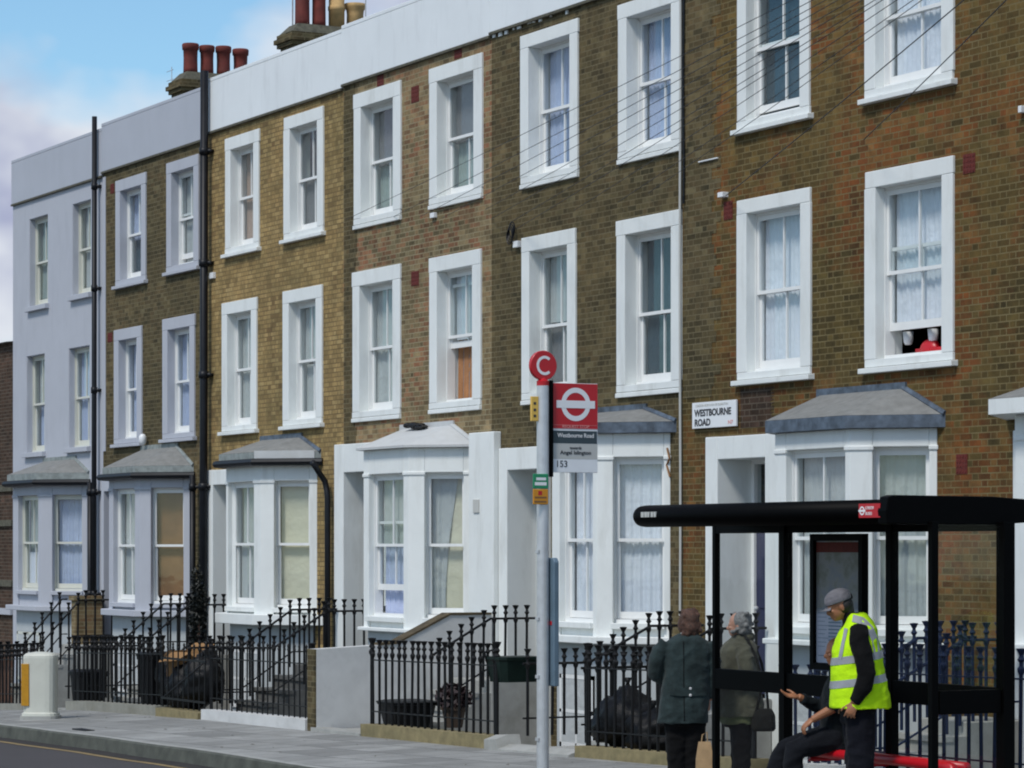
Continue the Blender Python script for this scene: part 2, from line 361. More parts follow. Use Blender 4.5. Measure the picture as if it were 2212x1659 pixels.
# ------------------------------------------------------------------ windows, doors, bays
def ident(v): return Vector((v[0], D+v[1], v[2]))
def seg(O, u, n):
    O = Vector(O); u = Vector(u); n = Vector(n)
    return lambda v: O+u*v[0]+n*v[1]+Vector((0,0,v[2]))
def folds(T, l0, l1, d, z0, z1, mat, parent, name='curtain', amp=.013, wave=.085, shape=None, seed=0):
    mb = MB(); n = max(8, int((l1-l0)/.018)); rows = 7; rnd = random.Random(seed+int(l0*91)+int(z1*37)); ph = rnd.random()*6
    vs = []
    for k in range(rows+1):
        f = k/rows; z = z1+(z0-z1)*f
        for i in range(n+1):
            g = i/n; l = l0+(l1-l0)*g
            if shape: l = shape(g, f)
            w = math.sin(l/wave*6.28+ph+.6*math.sin(l*9+ph))*(.5+.5*f)+.5*math.sin(l/wave*2.9+ph*2)
            vs.append(T((l, d+amp*w, z)))
    n1 = n+1
    mb.add(vs, [(k*n1+i, k*n1+i+1, (k+1)*n1+i+1, (k+1)*n1+i) for k in range(rows) for i in range(n)])
    return mb.build(name, mat, parent, smooth=True)
def curtains(T, l0, l1, z0, z1, d, spec, parent):
    for i, s in enumerate(spec):
        k, m = s[0], M[s[1]]; a, b = (s[2], s[3]) if len(s) > 3 else (0, 1)
        za, zb = z0+(z1-z0)*a, z0+(z1-z0)*b
        if k == 'net': folds(T, l0, l1, d+.03*i, za, zb, m, parent, 'curtain', seed=i)
        elif k == 'pleat': folds(T, l0, l1, d+.03*i, za, zb, m, parent, 'curtain', .014, .06, seed=i)
        elif k == 'blind':
            mb = MB(); mb.box(l0+.005, l1-.005, d+.02*i, d+.006+.02*i, za, zb, T); mb.box(l0+.005, l1-.005, d-.006+.02*i, d+.012+.02*i, za-.02, za, T); mb.build('blind', m, parent)
        elif k == 'left': folds(T, l0, l1, d+.03*i, za, zb, m, parent, 'curtain', shape=lambda g, f: l0+(l1-l0)*g*(.78-.38*math.sin(f*1.7)), seed=i)
        elif k == 'right': folds(T, l0, l1, d+.03*i, za, zb, m, parent, 'curtain', shape=lambda g, f: l1-(l1-l0)*(1-g)*(.72-.40*math.sin(f*1.6)), seed=i)
        elif k == 'board':
            mb = MB(); mb.box(l0, l1, d, d+.018, za, zb, T); mb.build('boarding', m, parent)
def sash(house, T, l0, l1, z0, z1, cur, bar=True, up=0.0, wood='gloss', d0=.12, mid=.5, upbar=None):
    fr = MB(); e = .05; fw = .010
    fr.box(l0-e, l0+fw, d0, d0+.13, z0, z1, T); fr.box(l1-fw, l1+e, d0, d0+.13, z0, z1, T)
    fr.box(l0+fw, l1-fw, d0+.002, d0+.128, z1-.03, z1+e, T); fr.box(l0+fw, l1-fw, d0-.012, d0+.128, z0-e, z0+.04, T)
    zm = z0+(z1-z0)*mid; a, b = l0+fw+.001, l1-fw-.001; sw = .042; lm = (a+b)/2
    y0, y1 = d0+.022, d0+.055                                                     # upper sash
    fr.box(a, a+sw, y0, y1, zm-.02, z1-.03, T); fr.box(b-sw, b, y0, y1, zm-.02, z1-.03, T)
    fr.box(a+sw, b-sw, y0+.001, y1-.001, z1-.085, z1-.031, T); fr.box(a+sw, b-sw, y0-.004, y1-.001, zm-.02, zm+.02, T)
    if bar if upbar is None else upbar: fr.box(lm-.011, lm+.011, y0+.003, y1-.003, zm+.02, z1-.085, T)
    Y0, Y1 = d0+.06, d0+.093; h = (zm-z0)*up; q0, q1 = z0+.046+h, zm+.02+h        # lower sash
    fr.box(a, a+sw, Y0, Y1, q0, q1, T); fr.box(b-sw, b, Y0, Y1, q0, q1, T)
    fr.box(a+sw, b-sw, Y0+.001, Y1-.001, q0, q0+.085, T); fr.box(a+sw, b-sw, Y0+.001, Y1-.001, q1-.04, q1-.001, T)
    if bar: fr.box(lm-.011, lm+.011, Y0+.003, Y1-.003, q0+.085, q1-.04, T)
    w = fr.build('window', M[wood], house)
    g = MB(); g.box(a+sw-.005, b-sw+.005, d0+.036, d0+.04, zm, z1-.08, T); g.box(a+sw-.005, b-sw+.005, d0+.075, d0+.079, q0+.08, q1-.03, T)
    g.build('pane', M['glass'], w)
    curtains(T, l0+.03, l1-.03, z0+.03, z1-.03, d0+.135, cur, w)
    return w
def facade_window(house, o, cur, paint='white', wood='gloss', plain=False, slim=False, ws=.21, **k):
    xl, xr, tl, tr, bl, br = o
    X0, X1 = FX(xl), FX(xr); zt = (FZ(xl, tl)+FZ(xr, tr))/2; zb = (FZ(xl, bl)+FZ(xr, br))/2
    if plain: ws, wt, wb = .0, .0, .1
    else: wt, wb = ws*.86, .15
    x0, x1, z0, z1 = X0+ws, X1-ws, zb+wb, zt-wt
    w = sash(house, ident, x0, x1, z0, z1, cur, wood=wood, **k)
    s = MB()
    rnd = random.Random(int(xl)); j = lambda: rnd.uniform(-.012, .012)
    if plain:
        s.box(x0-.03, x0, .002, .33, z0, z1, ident); s.box(x1, x1+.03, .002, .33, z0, z1, ident); s.box(x0-.03, x1+.03, .003, .33, z1, z1+.03, ident)
    else:
        f = -.03
        s.box(X0+j(), x0, f, .33, z0, z1, ident); s.box(x1, X1+j(), f, .33, z0, z1, ident); s.box(X0+j(), X1+j(), f-.001, .33, z1, zt+j(), ident)
    so = s.build('surround', M[paint], w, bevel=.008)
    b = MB(); ex = .08 if plain else .0 if slim else .05; pj = -.045 if slim else -.085; lh = .1 if plain else .065
    b.prism([ident(v) for v in ((X0-ex, pj, zb), (X0-ex, pj, zb+lh-.01), (X0-ex, -.0, zb+lh), (X0-ex, .33, zb+lh), (X0-ex, .33, zb))], (X1-X0+2*ex, 0, 0))
    if not plain: b.box(X0+.003, X1-.003, -.031, .33, zb+lh+.001, z0-.002, ident)
    b.build('sill', M[paint], w, bevel=.006)
    return (x0-.01, x1+.01, z0-.06, z1+.01)
def wall_sheet(mb, x0, x1, z0, z1, holes, y=D):
    xs = sorted({x0, x1, *[min(max(h[i], x0), x1) for h in holes for i in (0, 1)]}); zs = sorted({z0, z1, *[min(max(h[i], z0), z1) for h in holes for i in (2, 3)]})
    for a, b in zip(xs, xs[1:]):
        for c, d in zip(zs, zs[1:]):
            if any(h[0] <= (a+b)/2 <= h[1] and h[2] <= (c+d)/2 <= h[3] for h in holes): continue
            mb.quad((a, y, c), (b, y, c), (b, y, d), (a, y, d))
def outline(xa, xb, p, o):
    return [(xa-p-o*1.414, D), (xa-o*.414, D-p-o), (xb+o*.414, D-p-o), (xb+p+o*1.414, D)]
def lhit(x, O, u):
    dx, dy = ray(x); det = dx*(-u[1])+u[0]*dy
    return (O[1]*dx-O[0]*dy)/det*-1 if False else ((dx*O[1]-dy*O[0])/(dy*u[0]-dx*u[1]))
def bay(house, b, paint='white', wood='gloss'):
    p = b.get('p', .65); Yf = D-p; xa, xb = FX(b['xa'], Yf), FX(b['xb'], Yf); q = .70710678; cx = b['xb']
    zE, zt, zb = FZ(cx, b['ye'], Yf), FZ(cx, b['yt'], Yf), FZ(cx, b['yb'], Yf); l0z, l1z = FZ(cx, b['yl'][1], Yf-.12), FZ(cx, b['yl'][0], Yf-.12)
    zf, zr = FZ(cx, b['yf'], Yf-.1), FZ(b['xr'], b['yr'])
    L = p*math.sqrt(2)
    S = [(seg((xa, Yf, 0), (1,0,0), (0,1,0)), xb-xa, [lhit(v, (xa, Yf), (1,0)) for v in b['fw']], b['fc'], True, b.get('fup', 0)),
         (seg((xb, Yf, 0), (q,q,0), (-q,q,0)), L, [lhit(v, (xb, Yf), (q,q)) for v in b['cw']], b['cc'], b.get('cbar', False), 0)]
    c0, c1 = S[1][2]; S.append((seg((xa-p, D, 0), (q,-q,0), (q,q,0)), L, [L-c1, L-c0], b['cc'], False, 0))
    body = MB()
    for T, Ln, (o0, o1), cur, bar, up in S:
        body.box(0, o0, 0, .17, l1z-.05, zE, T); body.box(o1, Ln, 0, .17, l1z-.05, zE, T)
        body.box(o0, o1, .001, .17, zt, zE, T); body.box(o0, o1, .03, .17, l1z-.05, zb-.005, T)
        for a, c in ((0, o0), (o1, Ln)):
            if c-a > .06: body.box(a-.004, c+.012, -.016, .1, zt-.035, zt+.015, T)
    bo = body.build('bay', M[paint], house, bevel=.01)
    for T, Ln, (o0, o1), cur, bar, up in S:
        sash(bo, T, o0, o1, zb, zt, cur, bar, up, wood, .09)
        s = MB(); s.box(o0-.02, o1+.02, -.05, .1, zb-.075, zb-.004, T); s.build('sill', M[paint], bo, bevel=.006)
    led = MB(); led.prism([(x, y, l0z) for x, y in outline(xa, xb, p, b.get('lo', .13))], (0,0,l1z-l0z)); led.build('ledge', M[paint], bo, bevel=.01)
    bs = MB(); bs.prism([(x, y, -1.6) for x, y in outline(xa, xb, p, -.06)], (0,0,l0z+1.6-.002)); bso = bs.build('basement_bay', M['base'], house)
    bw = MB(); w0, w1 = xa+.15, xb-.15; T = seg((0, Yf, 0), (1,0,0), (0,1,0)); zz = l0z-.4
    bw.box(w0, w1, .03, .058, zz-.9, zz, T); bwo = bw.build('basement_window', M['grey_c'], bso)
    f2 = MB()
    for a, c, e, g in ((w0, w1, zz-.05, zz), (w0, w1, zz-.9, zz-.84), (w0, w0+.05, zz-.9, zz), (w1-.05, w1, zz-.9, zz), (w0, w1, zz-.47, zz-.43), ((w0+w1)/2-.015, (w0+w1)/2+.015, zz-.9, zz)): f2.box(a, c, .026, .07, e, g, T)
    f2.build('frame', M[wood], bso)
    rf = MB(); o = b.get('ro', .1); A = outline(xa, xb, p, o)
    rf.prism([(x, y, zE+.002) for x, y in A], (0,0,zf-zE))
    rm = [M[b['fm']], M[b['rm']]]; rf.mi = 1
    B = [(xa-.05, D, zr), (xb+.05, D, zr)]; V = [(x, y, zf+.004) for x, y in A]
    rf.add(V+B, [(1,2,5,4), (2,3,5), (0,1,4)]); ro = rf.build('bay_roof', rm, house)
    fl = MB(); fl.box(B[0][0]-.08, B[1][0]+.06, D-.025, D+.01, zr-.05, zr+.06); fl.tube([B[1], V[3]], .04, 6); fl.build('flashing', M[b.get('flm', 'lead')], ro)
    if b.get('wf'):
        T = seg((xb+o*.414, Yf-o, 0), (q,q,0), (-q,q,0)); wf = MB(); wf.box(-.02, L+o*.4, -.012, -.002, zE+.04, zf+.02, T); wf.build('eaves_flashing', M['wroof'], ro)
    if b.get('gut'):
        g = MB(); g.tube([(x, y, zE-.012) for x, y in outline(xa, xb, p, o+.045)], .055, 8); g.build('gutter', M['pipe'], ro)
    return (xa-p+.1, xb+p-.1, l1z, zE-.02)
def door(house, xs, x, yt, ys, depth=.45, leaf='ink', paint='white', zs=.5):
    """white rendered doorway: xs outer edges, x opening edges, ys/yt tops (pixels)"""
    X0, X1, x0, x1 = FX(xs[0]), FX(xs[1]), FX(x[0]), FX(x[1]); zt, zo = FZ(xs[0], ys), FZ(x[0], yt)
    s = MB(); f = -.05
    s.box(X0, x0, f, depth+.08, -1.6, zt, ident); s.box(x1, X1, f, depth+.08, -1.6, zt, ident); s.box(x0, x1, f+.002, depth+.08, zo, zt-.003, ident)
    so = s.build('doorway', M[paint], house, bevel=.01)
    zf = zs+2.02; l = MB(); l.box(x0+.06, x1-.06, depth, depth+.045, zs, zf, ident)
    for a, c in ((zs+.15, zs+.85), (zs+1.0, zs+1.85)):
        for u, v in ((x0+.15, (x0+x1)/2-.05), ((x0+x1)/2+.05, x1-.15)): l.box(u, v, depth-.012, depth, a, c, ident)
    lo = l.build('front_door', M[leaf], house, bevel=.006)
    k = MB(); k.ell(ident(((x0+.14), depth-.05, zs+1.0)), .03, .03, .03, 8); k.build('knob', M['steel'], lo)
    fr = MB(); fr.box(x0, x0+.06, depth-.03, depth+.07, zs, zo, ident); fr.box(x1-.06, x1, depth-.03, depth+.07, zs, zo, ident); fr.box(x0+.06, x1-.06, depth-.028, depth+.068, zf, zf+.06, ident)
    fr.box(x0+.06, x1-.06, depth-.029, depth+.069, zo-.05, zo, ident); fr.build('door_frame', M['gloss'], lo)
    if zo-.05 > zf+.08:
        g = MB(); g.box(x0+.06, x1-.06, depth+.02, depth+.025, zf+.06, zo-.05, ident); g.build('fanlight', M['glass'], lo)
    return (x0, x1, zs-.1, zo)
def pipe(house, x, z0, z1, r, name='drainpipe', off=.1, tilt=0, mat='pipe'):
    mb = MB(); X = FX(x, D-off)
    mb.tube([(X, D-off, z0), (X+tilt, D-off, z1)], r, 10); k = z0+.9
    while k < z1-.2:
        f = (k-z0)/(z1-z0); mb.tube([(X+tilt*f, D-off, k), (X+tilt*f, D-off, k+.11)], r*1.28, 10); mb.box(X+tilt*f-r*1.7, X+tilt*f+r*1.7, D-off+r*.5, D+.004, k+.03, k+.08); k += 1.83
    return mb.build(name, M[mat], house, smooth=True)
def airbrick(house, x0, x1, y0, y1):
    mb = MB(); a, b, c, d = FX(x0), FX(x1), FZ((x0+x1)/2, y1), FZ((x0+x1)/2, y0)
    mb.box(a, b, -.006, .02, c, d, ident)
    for i in range(4):
        for j in range(4): mb.box(a+(b-a)*(i+.3)/4, a+(b-a)*(i+.7)/4, -.012, -.004, c+(d-c)*(j+.3)/4, c+(d-c)*(j+.7)/4, ident)
    mb.build('air_brick', M['airb'], house)
# ------------------------------------------------------------------ the terrace
def chimney(house, X, pots, ytop, xl, back=9):
    first = PX(*pots[0][:2], X); z0 = PX(pots[0][0], ytop, X).z
    Ya = PX(xl, ytop, X).y; Yb = PX(pots[-1][0], ytop, X).y+.3
    mb = MB(); w = .27
    mb.box(X-w, X+w, Ya, Yb, 8.0, z0-.38); mb.build
    for dz0, dz1, e in ((-.38,-.31,.05), (-.31,-.235,.09), (-.235,-.16,.05)): mb.box(X-w-e, X+w+e, Ya-e, Yb+e, z0+dz0+.001, z0+dz1)
    n = 12
    mb.mi = 1
    mb.prism([(X-w-.03, Ya-.03, z0-.159), (X+w+.03, Ya-.03, z0-.159), (X+w-.08, Ya+.12, z0), (X-w+.08, Ya+.12, z0)], (0, Yb-Ya, 0))
    ch = mb.build('chimney', [M['b_dark'], M['mort']], house)
    for (x, yb, wpx, yt, m, kind) in pots:
        b = PX(x, yb, X); tz = PX(x, yt, X).z; r = .14*wpx; h = tz-z0
        pm = MB()
        if kind == 0: pr = [(r*.9, 0), (r*.88, .1), (r*.86, h*.5), (r*.9, h-.12), (r*1.02, h-.11), (r*1.06, h-.02), (r*.98, h), (r*.75, h), (r*.7, h-.2)]
        elif kind == 1: pr = [(r*.95, 0), (r*.95, h*.45), (r*1.02, h*.46), (r*1.02, h*.56), (r*.92, h*.57), (r*.95, h), (r*.7, h), (r*.7, h-.2)]
        else: pr = [(r*.95, 0), (r*.9, h*.6), (r*.95, h*.75), (r*1.15, h*.86), (r*1.2, h), (r*.8, h), (r*.7, h-.2)]
        pm.lathe((X, b.y, z0-.01), pr, 16); pm.build('chimney_pot', M[m], ch, smooth=True)
    return ch
def house(n, label, xl, xr, bm, paint, par, ppaint, wins, by=None, dr=None, hw='white', wood='gloss', plain=False, extra_holes=()):
    X0, X1 = FX(xl), FX(xr)
    h = thing('terraced_house', label, 'house', (X0, D, G(X0)), 'terraced houses along the street')
    zb = sum(FZ(a, b) for a, b in par['b'])/len(par['b']); zt = sum(FZ(a, b) for a, b in par['t'])/len(par['t'])
    holes = list(extra_holes)
    for o, cur, k in wins: holes.append(facade_window(h, o, cur, hw, wood, plain, n in (4, 5), {4:.245, 5:.215, 6:.2, 7:.2}.get(n, .225), d0={4:.13, 5:.145, 6:.095, 7:.095}.get(n, .115), **k))
    if by: holes.append(bay(h, by, hw, wood))
    if dr: holes.append(door(h, **dr))
    w = MB(); wall_sheet(w, X0, X1, -1.6, zb, holes); Yb = D+9
    w.quad((X0, D, -1.6), (X0, Yb, -1.6), (X0, Yb, zb), (X0, D, zb)); w.quad((X1, D, -1.6), (X1, Yb, -1.6), (X1, Yb, zb), (X1, D, zb)); w.quad((X0, Yb, -1.6), (X1, Yb, -1.6), (X1, Yb, zb), (X0, Yb, zb))
    w.build('wall', M[bm], h)
    r = MB(); r.quad((X0, D+.3, zb-.01), (X1, D+.3, zb-.01), (X1, Yb, zb-.01), (X0, Yb, zb-.01)); r.build('roof', M['slate'], h)
    pp = MB(); pp.box(X0+.002, X1-.002, D-.035, D+.24, zb, zt-.06); pp.box(X0+.003, X1-.003, D-.038, D+.27, zt-.06, zt); po = pp.build('parapet', M[ppaint], h, bevel=.008)
    fz = MB(); fz.box(X0+.004, X1-.004, D-.05, D-.001, zb-.035, zb-.001); fz.build('drip_strip', M['mort'], po)
    return h
def W(xl, xr, tl, tr, bl, br, *cur, **k): return ((xl, xr, tl, tr, bl, br), cur, k)
H = {}
H[1] = house(1, 'pale grey rendered end house with plain windows, left of the black pipe', 28, 223, 'grey', 'grey', dict(b=[(34,443),(203,383)], t=[(32,347),(200,284)]), 'greyp',
  [W(64,103,474,464,677,664,('net','green_c')), W(157,196,443,430,655,638,('net','grey_c')),
   W(58,96,770,765,990,985,('net','grey_c',.5,1),('net','blue_c',0,.5)), W(149,193,753,747,979,975,('net','blue_c'))],
  dict(xa=28, xb=88, ye=1041, yf=1021.5, yt=1069, yb=1276, yl=(1310,1321), xr=150, yr=992, fw=(38.7,82), cw=(113,177), fm='greenlead', rm='slate', flm='greenlead', gut=1,
       fc=[('net','net',0,.4),('net','green_c',.4,1)], cc=[('pleat','blue_c')]), None, 'grey', 'cream', True)
H[2] = house(2, 'brown brick house with grey window surrounds and a boarded bay window', 223, 443, 'b_dark', 'grey', dict(b=[(217,378),(437,298)], t=[(217,276),(440,181)]), 'greyp',
  [W(252,317.5,392.7,372.4,626.8,611.5,('net','blue_c',.45,1),('blind','teal_c')), W(362,431.6,354,330,600,579,('net','grey_c'), up=.1),
   W(249,308,713,704.6,968.7,962,('net','blue_c')), W(354,423,691,677.5,958.5,950,('net','blue_c'))],
  dict(xa=235, xb=302, ye=1026, yf=1006, yt=1054, yb=1303, yl=(1319,1333), xr=360, yr=966, fw=(244,291), cw=(326,396), fm='greenlead', rm='slate', flm='greenlead', gut=1,
       fc=[('blind','grey_c')], cc=[('board','ply')]), dict(xs=(224,268), x=(229,262), yt=1062, ys=1030, leaf='ink', paint='grey'), 'grey', 'gloss')
H[3] = house(3, 'yellow brick house with white window surrounds and a cream bay blind', 443, 742, 'b_yel', 'white', dict(b=[(452,289),(749,186)], t=[(449,174),(749,59)]), 'white2',
  [W(489,562,303,277.6,558.6,541.7,('blind','tan_c')), W(616,701,255.6,228.5,528,508,('blind','dark_c',0,.5),('right','tan_c',.5,1)),
   W(482,557,654,643.7,941.6,935,('net','grey_c')), W(614,698,630,615,931.4,921,('left','grey_c',.5,1),('blind','grey_c',0,.48))],
  dict(xa=488, xb=563, ye=997, yf=976, yt=1039, yb=1312, yl=(1328,1351), xr=620, yr=946, fw=(492,548), cw=(592,668), fm='greenlead', rm='slate', gut=1, lo=.16, wf=1,
       fc=[('blind','grey_c',.0,.5),('net','grey_c',.5,1)], cc=[('blind','cream_c')]), dict(xs=(452,512), x=(465,502), yt=1048, ys=1016, leaf='ink'))
H[4] = house(4, 'mottled yellow and red brick house with an orange curtain upstairs and a white roofed bay', 742, 1062, 'b_mix', 'white', dict(b=[(752,184),(1060,74)], t=[(749,59),(860,6)]), 'white2',
  [W(767,868,206.5,173,497.6,474,('blind','dark_c',.48,1),('net','green_c',0,.48), upbar=False), W(930,1044,149,113,455,427,('blind','dark_c',.48,1),('net','green_c',0,.48), upbar=False),
   W(764,867,591,569,916,901,('net','grey_c')), W(930,1041,559,535,898.6,881,('net','net',.48,1),('left','orange_c',0,.48),('blind','dark_c'), up=.78)],
  dict(xa=785, xb=882.5, ye=967, yf=961.5, yt=1021, yb=1334, yl=(1360,1368), xr=940, yr=921, fw=(796,871), cw=(917,1001), fm='wroof', rm='wroof', flm='wroof', lo=.08, fup=.32,
       fc=[('net','grey_c',.5,1),('net','blue_c',0,.5)], cc=[('left','grey_c'),('blind','cream_c')]), dict(xs=(728,822), x=(748,806), yt=1021, ys=961, leaf='ink'))
H[5] = house(5, 'dark brown brick house with blue grey blinds upstairs, behind the bus stop pole', 1062, 1476, 'b_dark', 'white', dict(b=[(1064,73),(1267,0)], t=[(1064,-60)]), 'white2',
  [W(1128,1251.5,78,36.6,411,381,('net','blue_c')), W(1338,1473,15,-35,359,324,('net','blue_c')),
   W(1130,1246,515,495,877,864,('net','grey_c',.5,1),('blind','dark_c'), mid=.47), W(1335,1473,479,452,862,846,('blind','teal_c'), mid=.47)],  # teal panel: dark glass and its blue reflection as colour, not a blind
  dict(xa=1192, xb=1289, ye=936.5, yf=912, yt=988, yb=1345, yl=(1376,1392), xr=1400, yr=882, fw=(1208,1280), cw=(1324,1434), fm='lead', rm='slate',
       fc=[('net','net')], cc=[('pleat','net')]), dict(xs=(1084,1190), x=(1102,1168), yt=1016, ys=969, leaf='ink'))
H[6] = house(6, 'red brown brick house with a lead fascia bay behind the bus shelter', 1476, 2105, 'b_red', 'white', dict(b=[(1267,0)], t=[(1064,-60)]), 'white2',
  [W(1595,1752.6,-75,-118,295,255,('blind','teal_c'), up=.05), W(1871.4,2062,-145,-200,229,181.6,('net','net')),  # teal panel: dark uncurtained glass imitated by colour
   W(1596,1754,432,403.5,834,820,('net','net'), ), W(1872,2063,377,335.5,809.7,789.6,('net','net',.2,1), up=.28)],
  dict(xa=1674, xb=1836, ye=926, yf=897, yt=966, yb=1358, yl=(1388,1400), xr=1950, yr=838, fw=(1697,1825), cw=(1885,2007), fm='lead', rm='slate',
       fc=[('pleat','grey_c')], cc=[('pleat','grey_c')]), dict(xs=(1531,1690), x=(1557,1660), yt=993, ys=945, leaf='navy'))
H[7] = house(7, 'brick house with a white corniced bay, cut off by the right edge of the picture', 2105, 2700, 'b_red', 'white', dict(b=[(1267,0)], t=[(1064,-60)]), 'white2',
  [W(2290,2480,-250,-300,130,90,('net','net')), W(2290,2480,300,260,780,760,('net','net'))],
  dict(xa=2192, xb=2380, ye=884, yf=848, yt=935, yb=1358, yl=(1400,1412), xr=2500, yr=790, fw=(2222,2366), cw=(2440,2570), fm='white', rm='slate', ro=.24,
       fc=[('net','net')], cc=[('net','net')]), dict(xs=(2196,2300), x=(2215,2285), yt=985, ys=930, leaf='ink'))
# red cloth and white cups on the sill of the raised sash
h6 = H[6]
zz = FZ(1966, 770)
mb = MB(); a, b = FX(1938), FX(2040); T = ident
mb.box(a, b, .235, .36, zz-.03, zz+.1, T); mb.ell((a+.18, D+.3, zz+.08), .16, .08, .12); mb.ell((a+.6, D+.3, zz+.09), .2, .05, .06); mb.build('red_cloth', M['red'], h6, smooth=True)
for u, w_ in ((1962, .1), (2016, .1)):
    mb = MB(); mb.lathe((FX(u, D+.3), D+.3, zz+.16), [(w_*.35,0),(w_*.5,.03),(w_*.62,.14),(w_*.55,.14),(w_*.4,.03)], 12); mb.build('cup', M['wenamel'], h6, smooth=True)
# service pipes and small fittings
pipe(H[1], 202.5, -1.4, P(205,257).z, .046, off=.11, tilt=.04); pipe(H[1], 194.5, -1.4, FZ(194,1043), .05, off=.16)
pipe(H[2], 438.5, -1.4, P(443,160).z, .066, 'soil_pipe', .13, .06); pipe(H[2], 416, -1.4, FZ(416,1028), .05, off=.14)
mb = MB(); Y = D-.1; q = [P(675,998,D-.35), P(690,1022,D-.2), P(702,1040,Y), P(706,1060,Y)]; x_ = FX(707.5,Y)
mb.tube(q+[Vector((x_,Y,FZ(707,1075,Y))), Vector((x_,Y,-1.4))], .045, 10); mb.build('drainpipe', M['pipe'], H[3], smooth=True)
for x, y, r, m in ((1474,1330,.016,'lgrey'), (1481,440,.012,'pipe')):
    mb = MB(); X = FX(x); mb.tube([(X+.008*math.sin(k), D-.03, FZ(x,y)+(FZ(x,-60)-FZ(x,y))*k/9) for k in range(10)], r, 6); mb.build('cable', M[m], H[5])
for hn, xa, xb, ya, yb in ((4,743.5,766,184,960), (6,1477.5,1538,-200,862), (6,1600,1664,842,925)):
    mb = MB(); n = 46; rr_ = random.Random(hn); za, zb2 = FZ(xa, yb), FZ(xa, ya)
    for k in range(n): mb.box(FX(xa), FX(xb)+rr_.choice((0,.1,.2,.05))*(1 if hn == 6 and xa < 1500 else .4), D-.005, D+.01, za+(zb2-za)*k/n+.0005, za+(zb2-za)*(k+1)/n)
    mb.build('brick_repair', M['b_dark' if xa < 1550 else 'b_far'], H[hn])
rr_ = random.Random(5)
mb = MB()                                             # ragged render left below the white parapet
for x in [1066,1079,1092,1110,1119,1141,1152,1166,1190,1224]:
    w_ = rr_.uniform(.03,.1); X = FX(x); z1 = FZ(1267,0)-.034; mb.box(X, X+w_, D-.018, D+.002, z1-rr_.uniform(.02,.07), z1)
mb.build('render_drips', M['white'], H[5])
for hn, a in ((2,(239,247,397,418)), (2,(233,243,719,739)), (4,(815,829,160,186)), (4,(982,998,98,126)), (4,(889,905,186,221)), (4,(889,905,586,617)),
              (6,(1564,1583,435,474)), (6,(2081,2107,332,374)), (6,(2066,2090,981,1024))): airbrick(H[hn], *a)
mb = MB(); a = P(320,951); mb.lathe(a+Vector((0,-.1,-.08)), [(.03,0),(.06,.04),(.07,.13),(.04,.18),(.01,.19)], 12); mb.build('wall_lamp', M['wenamel'], H[2], smooth=True)
def fit(hn, name, x0, x1, y0, y1, mat, dep=.06):
    mb = MB(); mb.box(FX(x0), FX(x1), -dep, .01, FZ(x0, y1), FZ(x0, y0), ident); return mb.build(name, M[mat], H[hn], bevel=.006)
fit(5, 'junction_box', 1116, 1126, 522, 536, 'wenamel'); fit(4, 'junction_box', 935, 944, 461, 472, 'wenamel', .05); fit(6, 'cable_bracket', 1562, 1573, 417, 428, 'wenamel', .08)
fit(6, 'junction_box', 2209, 2216, 230, 245, 'wenamel', .06); fit(3, 'junction_box', 457, 466, 590, 603, 'wenamel', .05)
fit(5, 'vent_grille', 1041, 1053, 1079, 1108, 'lgrey', .14); fit(6, 'bracket_arm', 1512, 1553, 349, 352, 'wenamel', .03)
mb = MB(); X0, X1 = FX(1029), FX(1083); mb.box(X0, X1, D-.12, D-.002, -1.6, FZ(1029,936)); mb.build('white_pier', M['white'], H[5], bevel=.012)
mb = MB(); X0, X1 = FX(224), FX(229); mb.box(FX(223.4), FX(229), D-.012, D-.001, FZ(224,975), FZ(224,383)); mb.build('grey_quoin', M['grey'], H[2])
# coil of telephone cable above the left first floor window of the dark house
mb = MB(); c0 = P(1113, 500)
for k in range(4): mb.tube([c0+Vector((.08*math.cos(a_/3), -.05-.012*k, (.1*math.sin(a_/3)-.03*k+.02))) for a_ in range(20)], .008, 5)
mb.build('cable_coil', M['pipe'], H[5])
mb = MB(); q = [P(1441,968,D-.03), P(1446,990,D-.03), P(1440,1005,D-.03), P(1447,1030,D-.03)]
mb.tube(q, .014, 5); mb.build('rust_stain_cable', M['ply'], H[5])
# debris on the white bay roof
mb = MB()
for i in range(14):
    a = P(880+i*2.7, 921+random.uniform(-4,4), D-.12); mb.ell(a, random.uniform(.06,.12), .06, random.uniform(.02,.05), 6)
mb.build('roof_debris', M['bag'], H[4])
chimney(H[1], FX(223)+.05, [(411.5,158,1.05,93.5,'pot_red',0), (447,161,.97,98,'pot_red',0), (482.5,163,1.0,99.5,'pot_red',0), (519.5,167,1.03,105.5,'pot_red',0)], 158, 383)
chimney(H[2], FX(443)+.05, [(653,55,1.0,-48,'pot_red',0), (689,57,.93,-46,'pot_red',0), (727,60,1.02,-25,'pot_buff',1), (767,63,1.12,8,'pot_buff',2)], 55, 620)
mb = MB(); X = FX(223)-.2; a = PX(371,180,X)
mb.tube([a+Vector((0,0,-1)), a+Vector((0,0,.3))], .008, 5)
for k in range(3): mb.tube([a+Vector((-.25,0,-.1+.17*k)), a+Vector((.08,0,-.1+.17*k))], .006, 4)
mb.build('tv_aerial', M['steel'], H[1])
mb = MB(); X = FX(443)+.3; a = PX(790,60,X); mb.tube([a+Vector((0,0,-1)), a+Vector((0,0,1.4))], .012, 5); a = PX(632,105,X-.5); mb.tube([a+Vector((0,0,-.5)), a+Vector((0,0,2.6))], .015, 5); mb.build('tv_aerial', M['steel'], H[2])
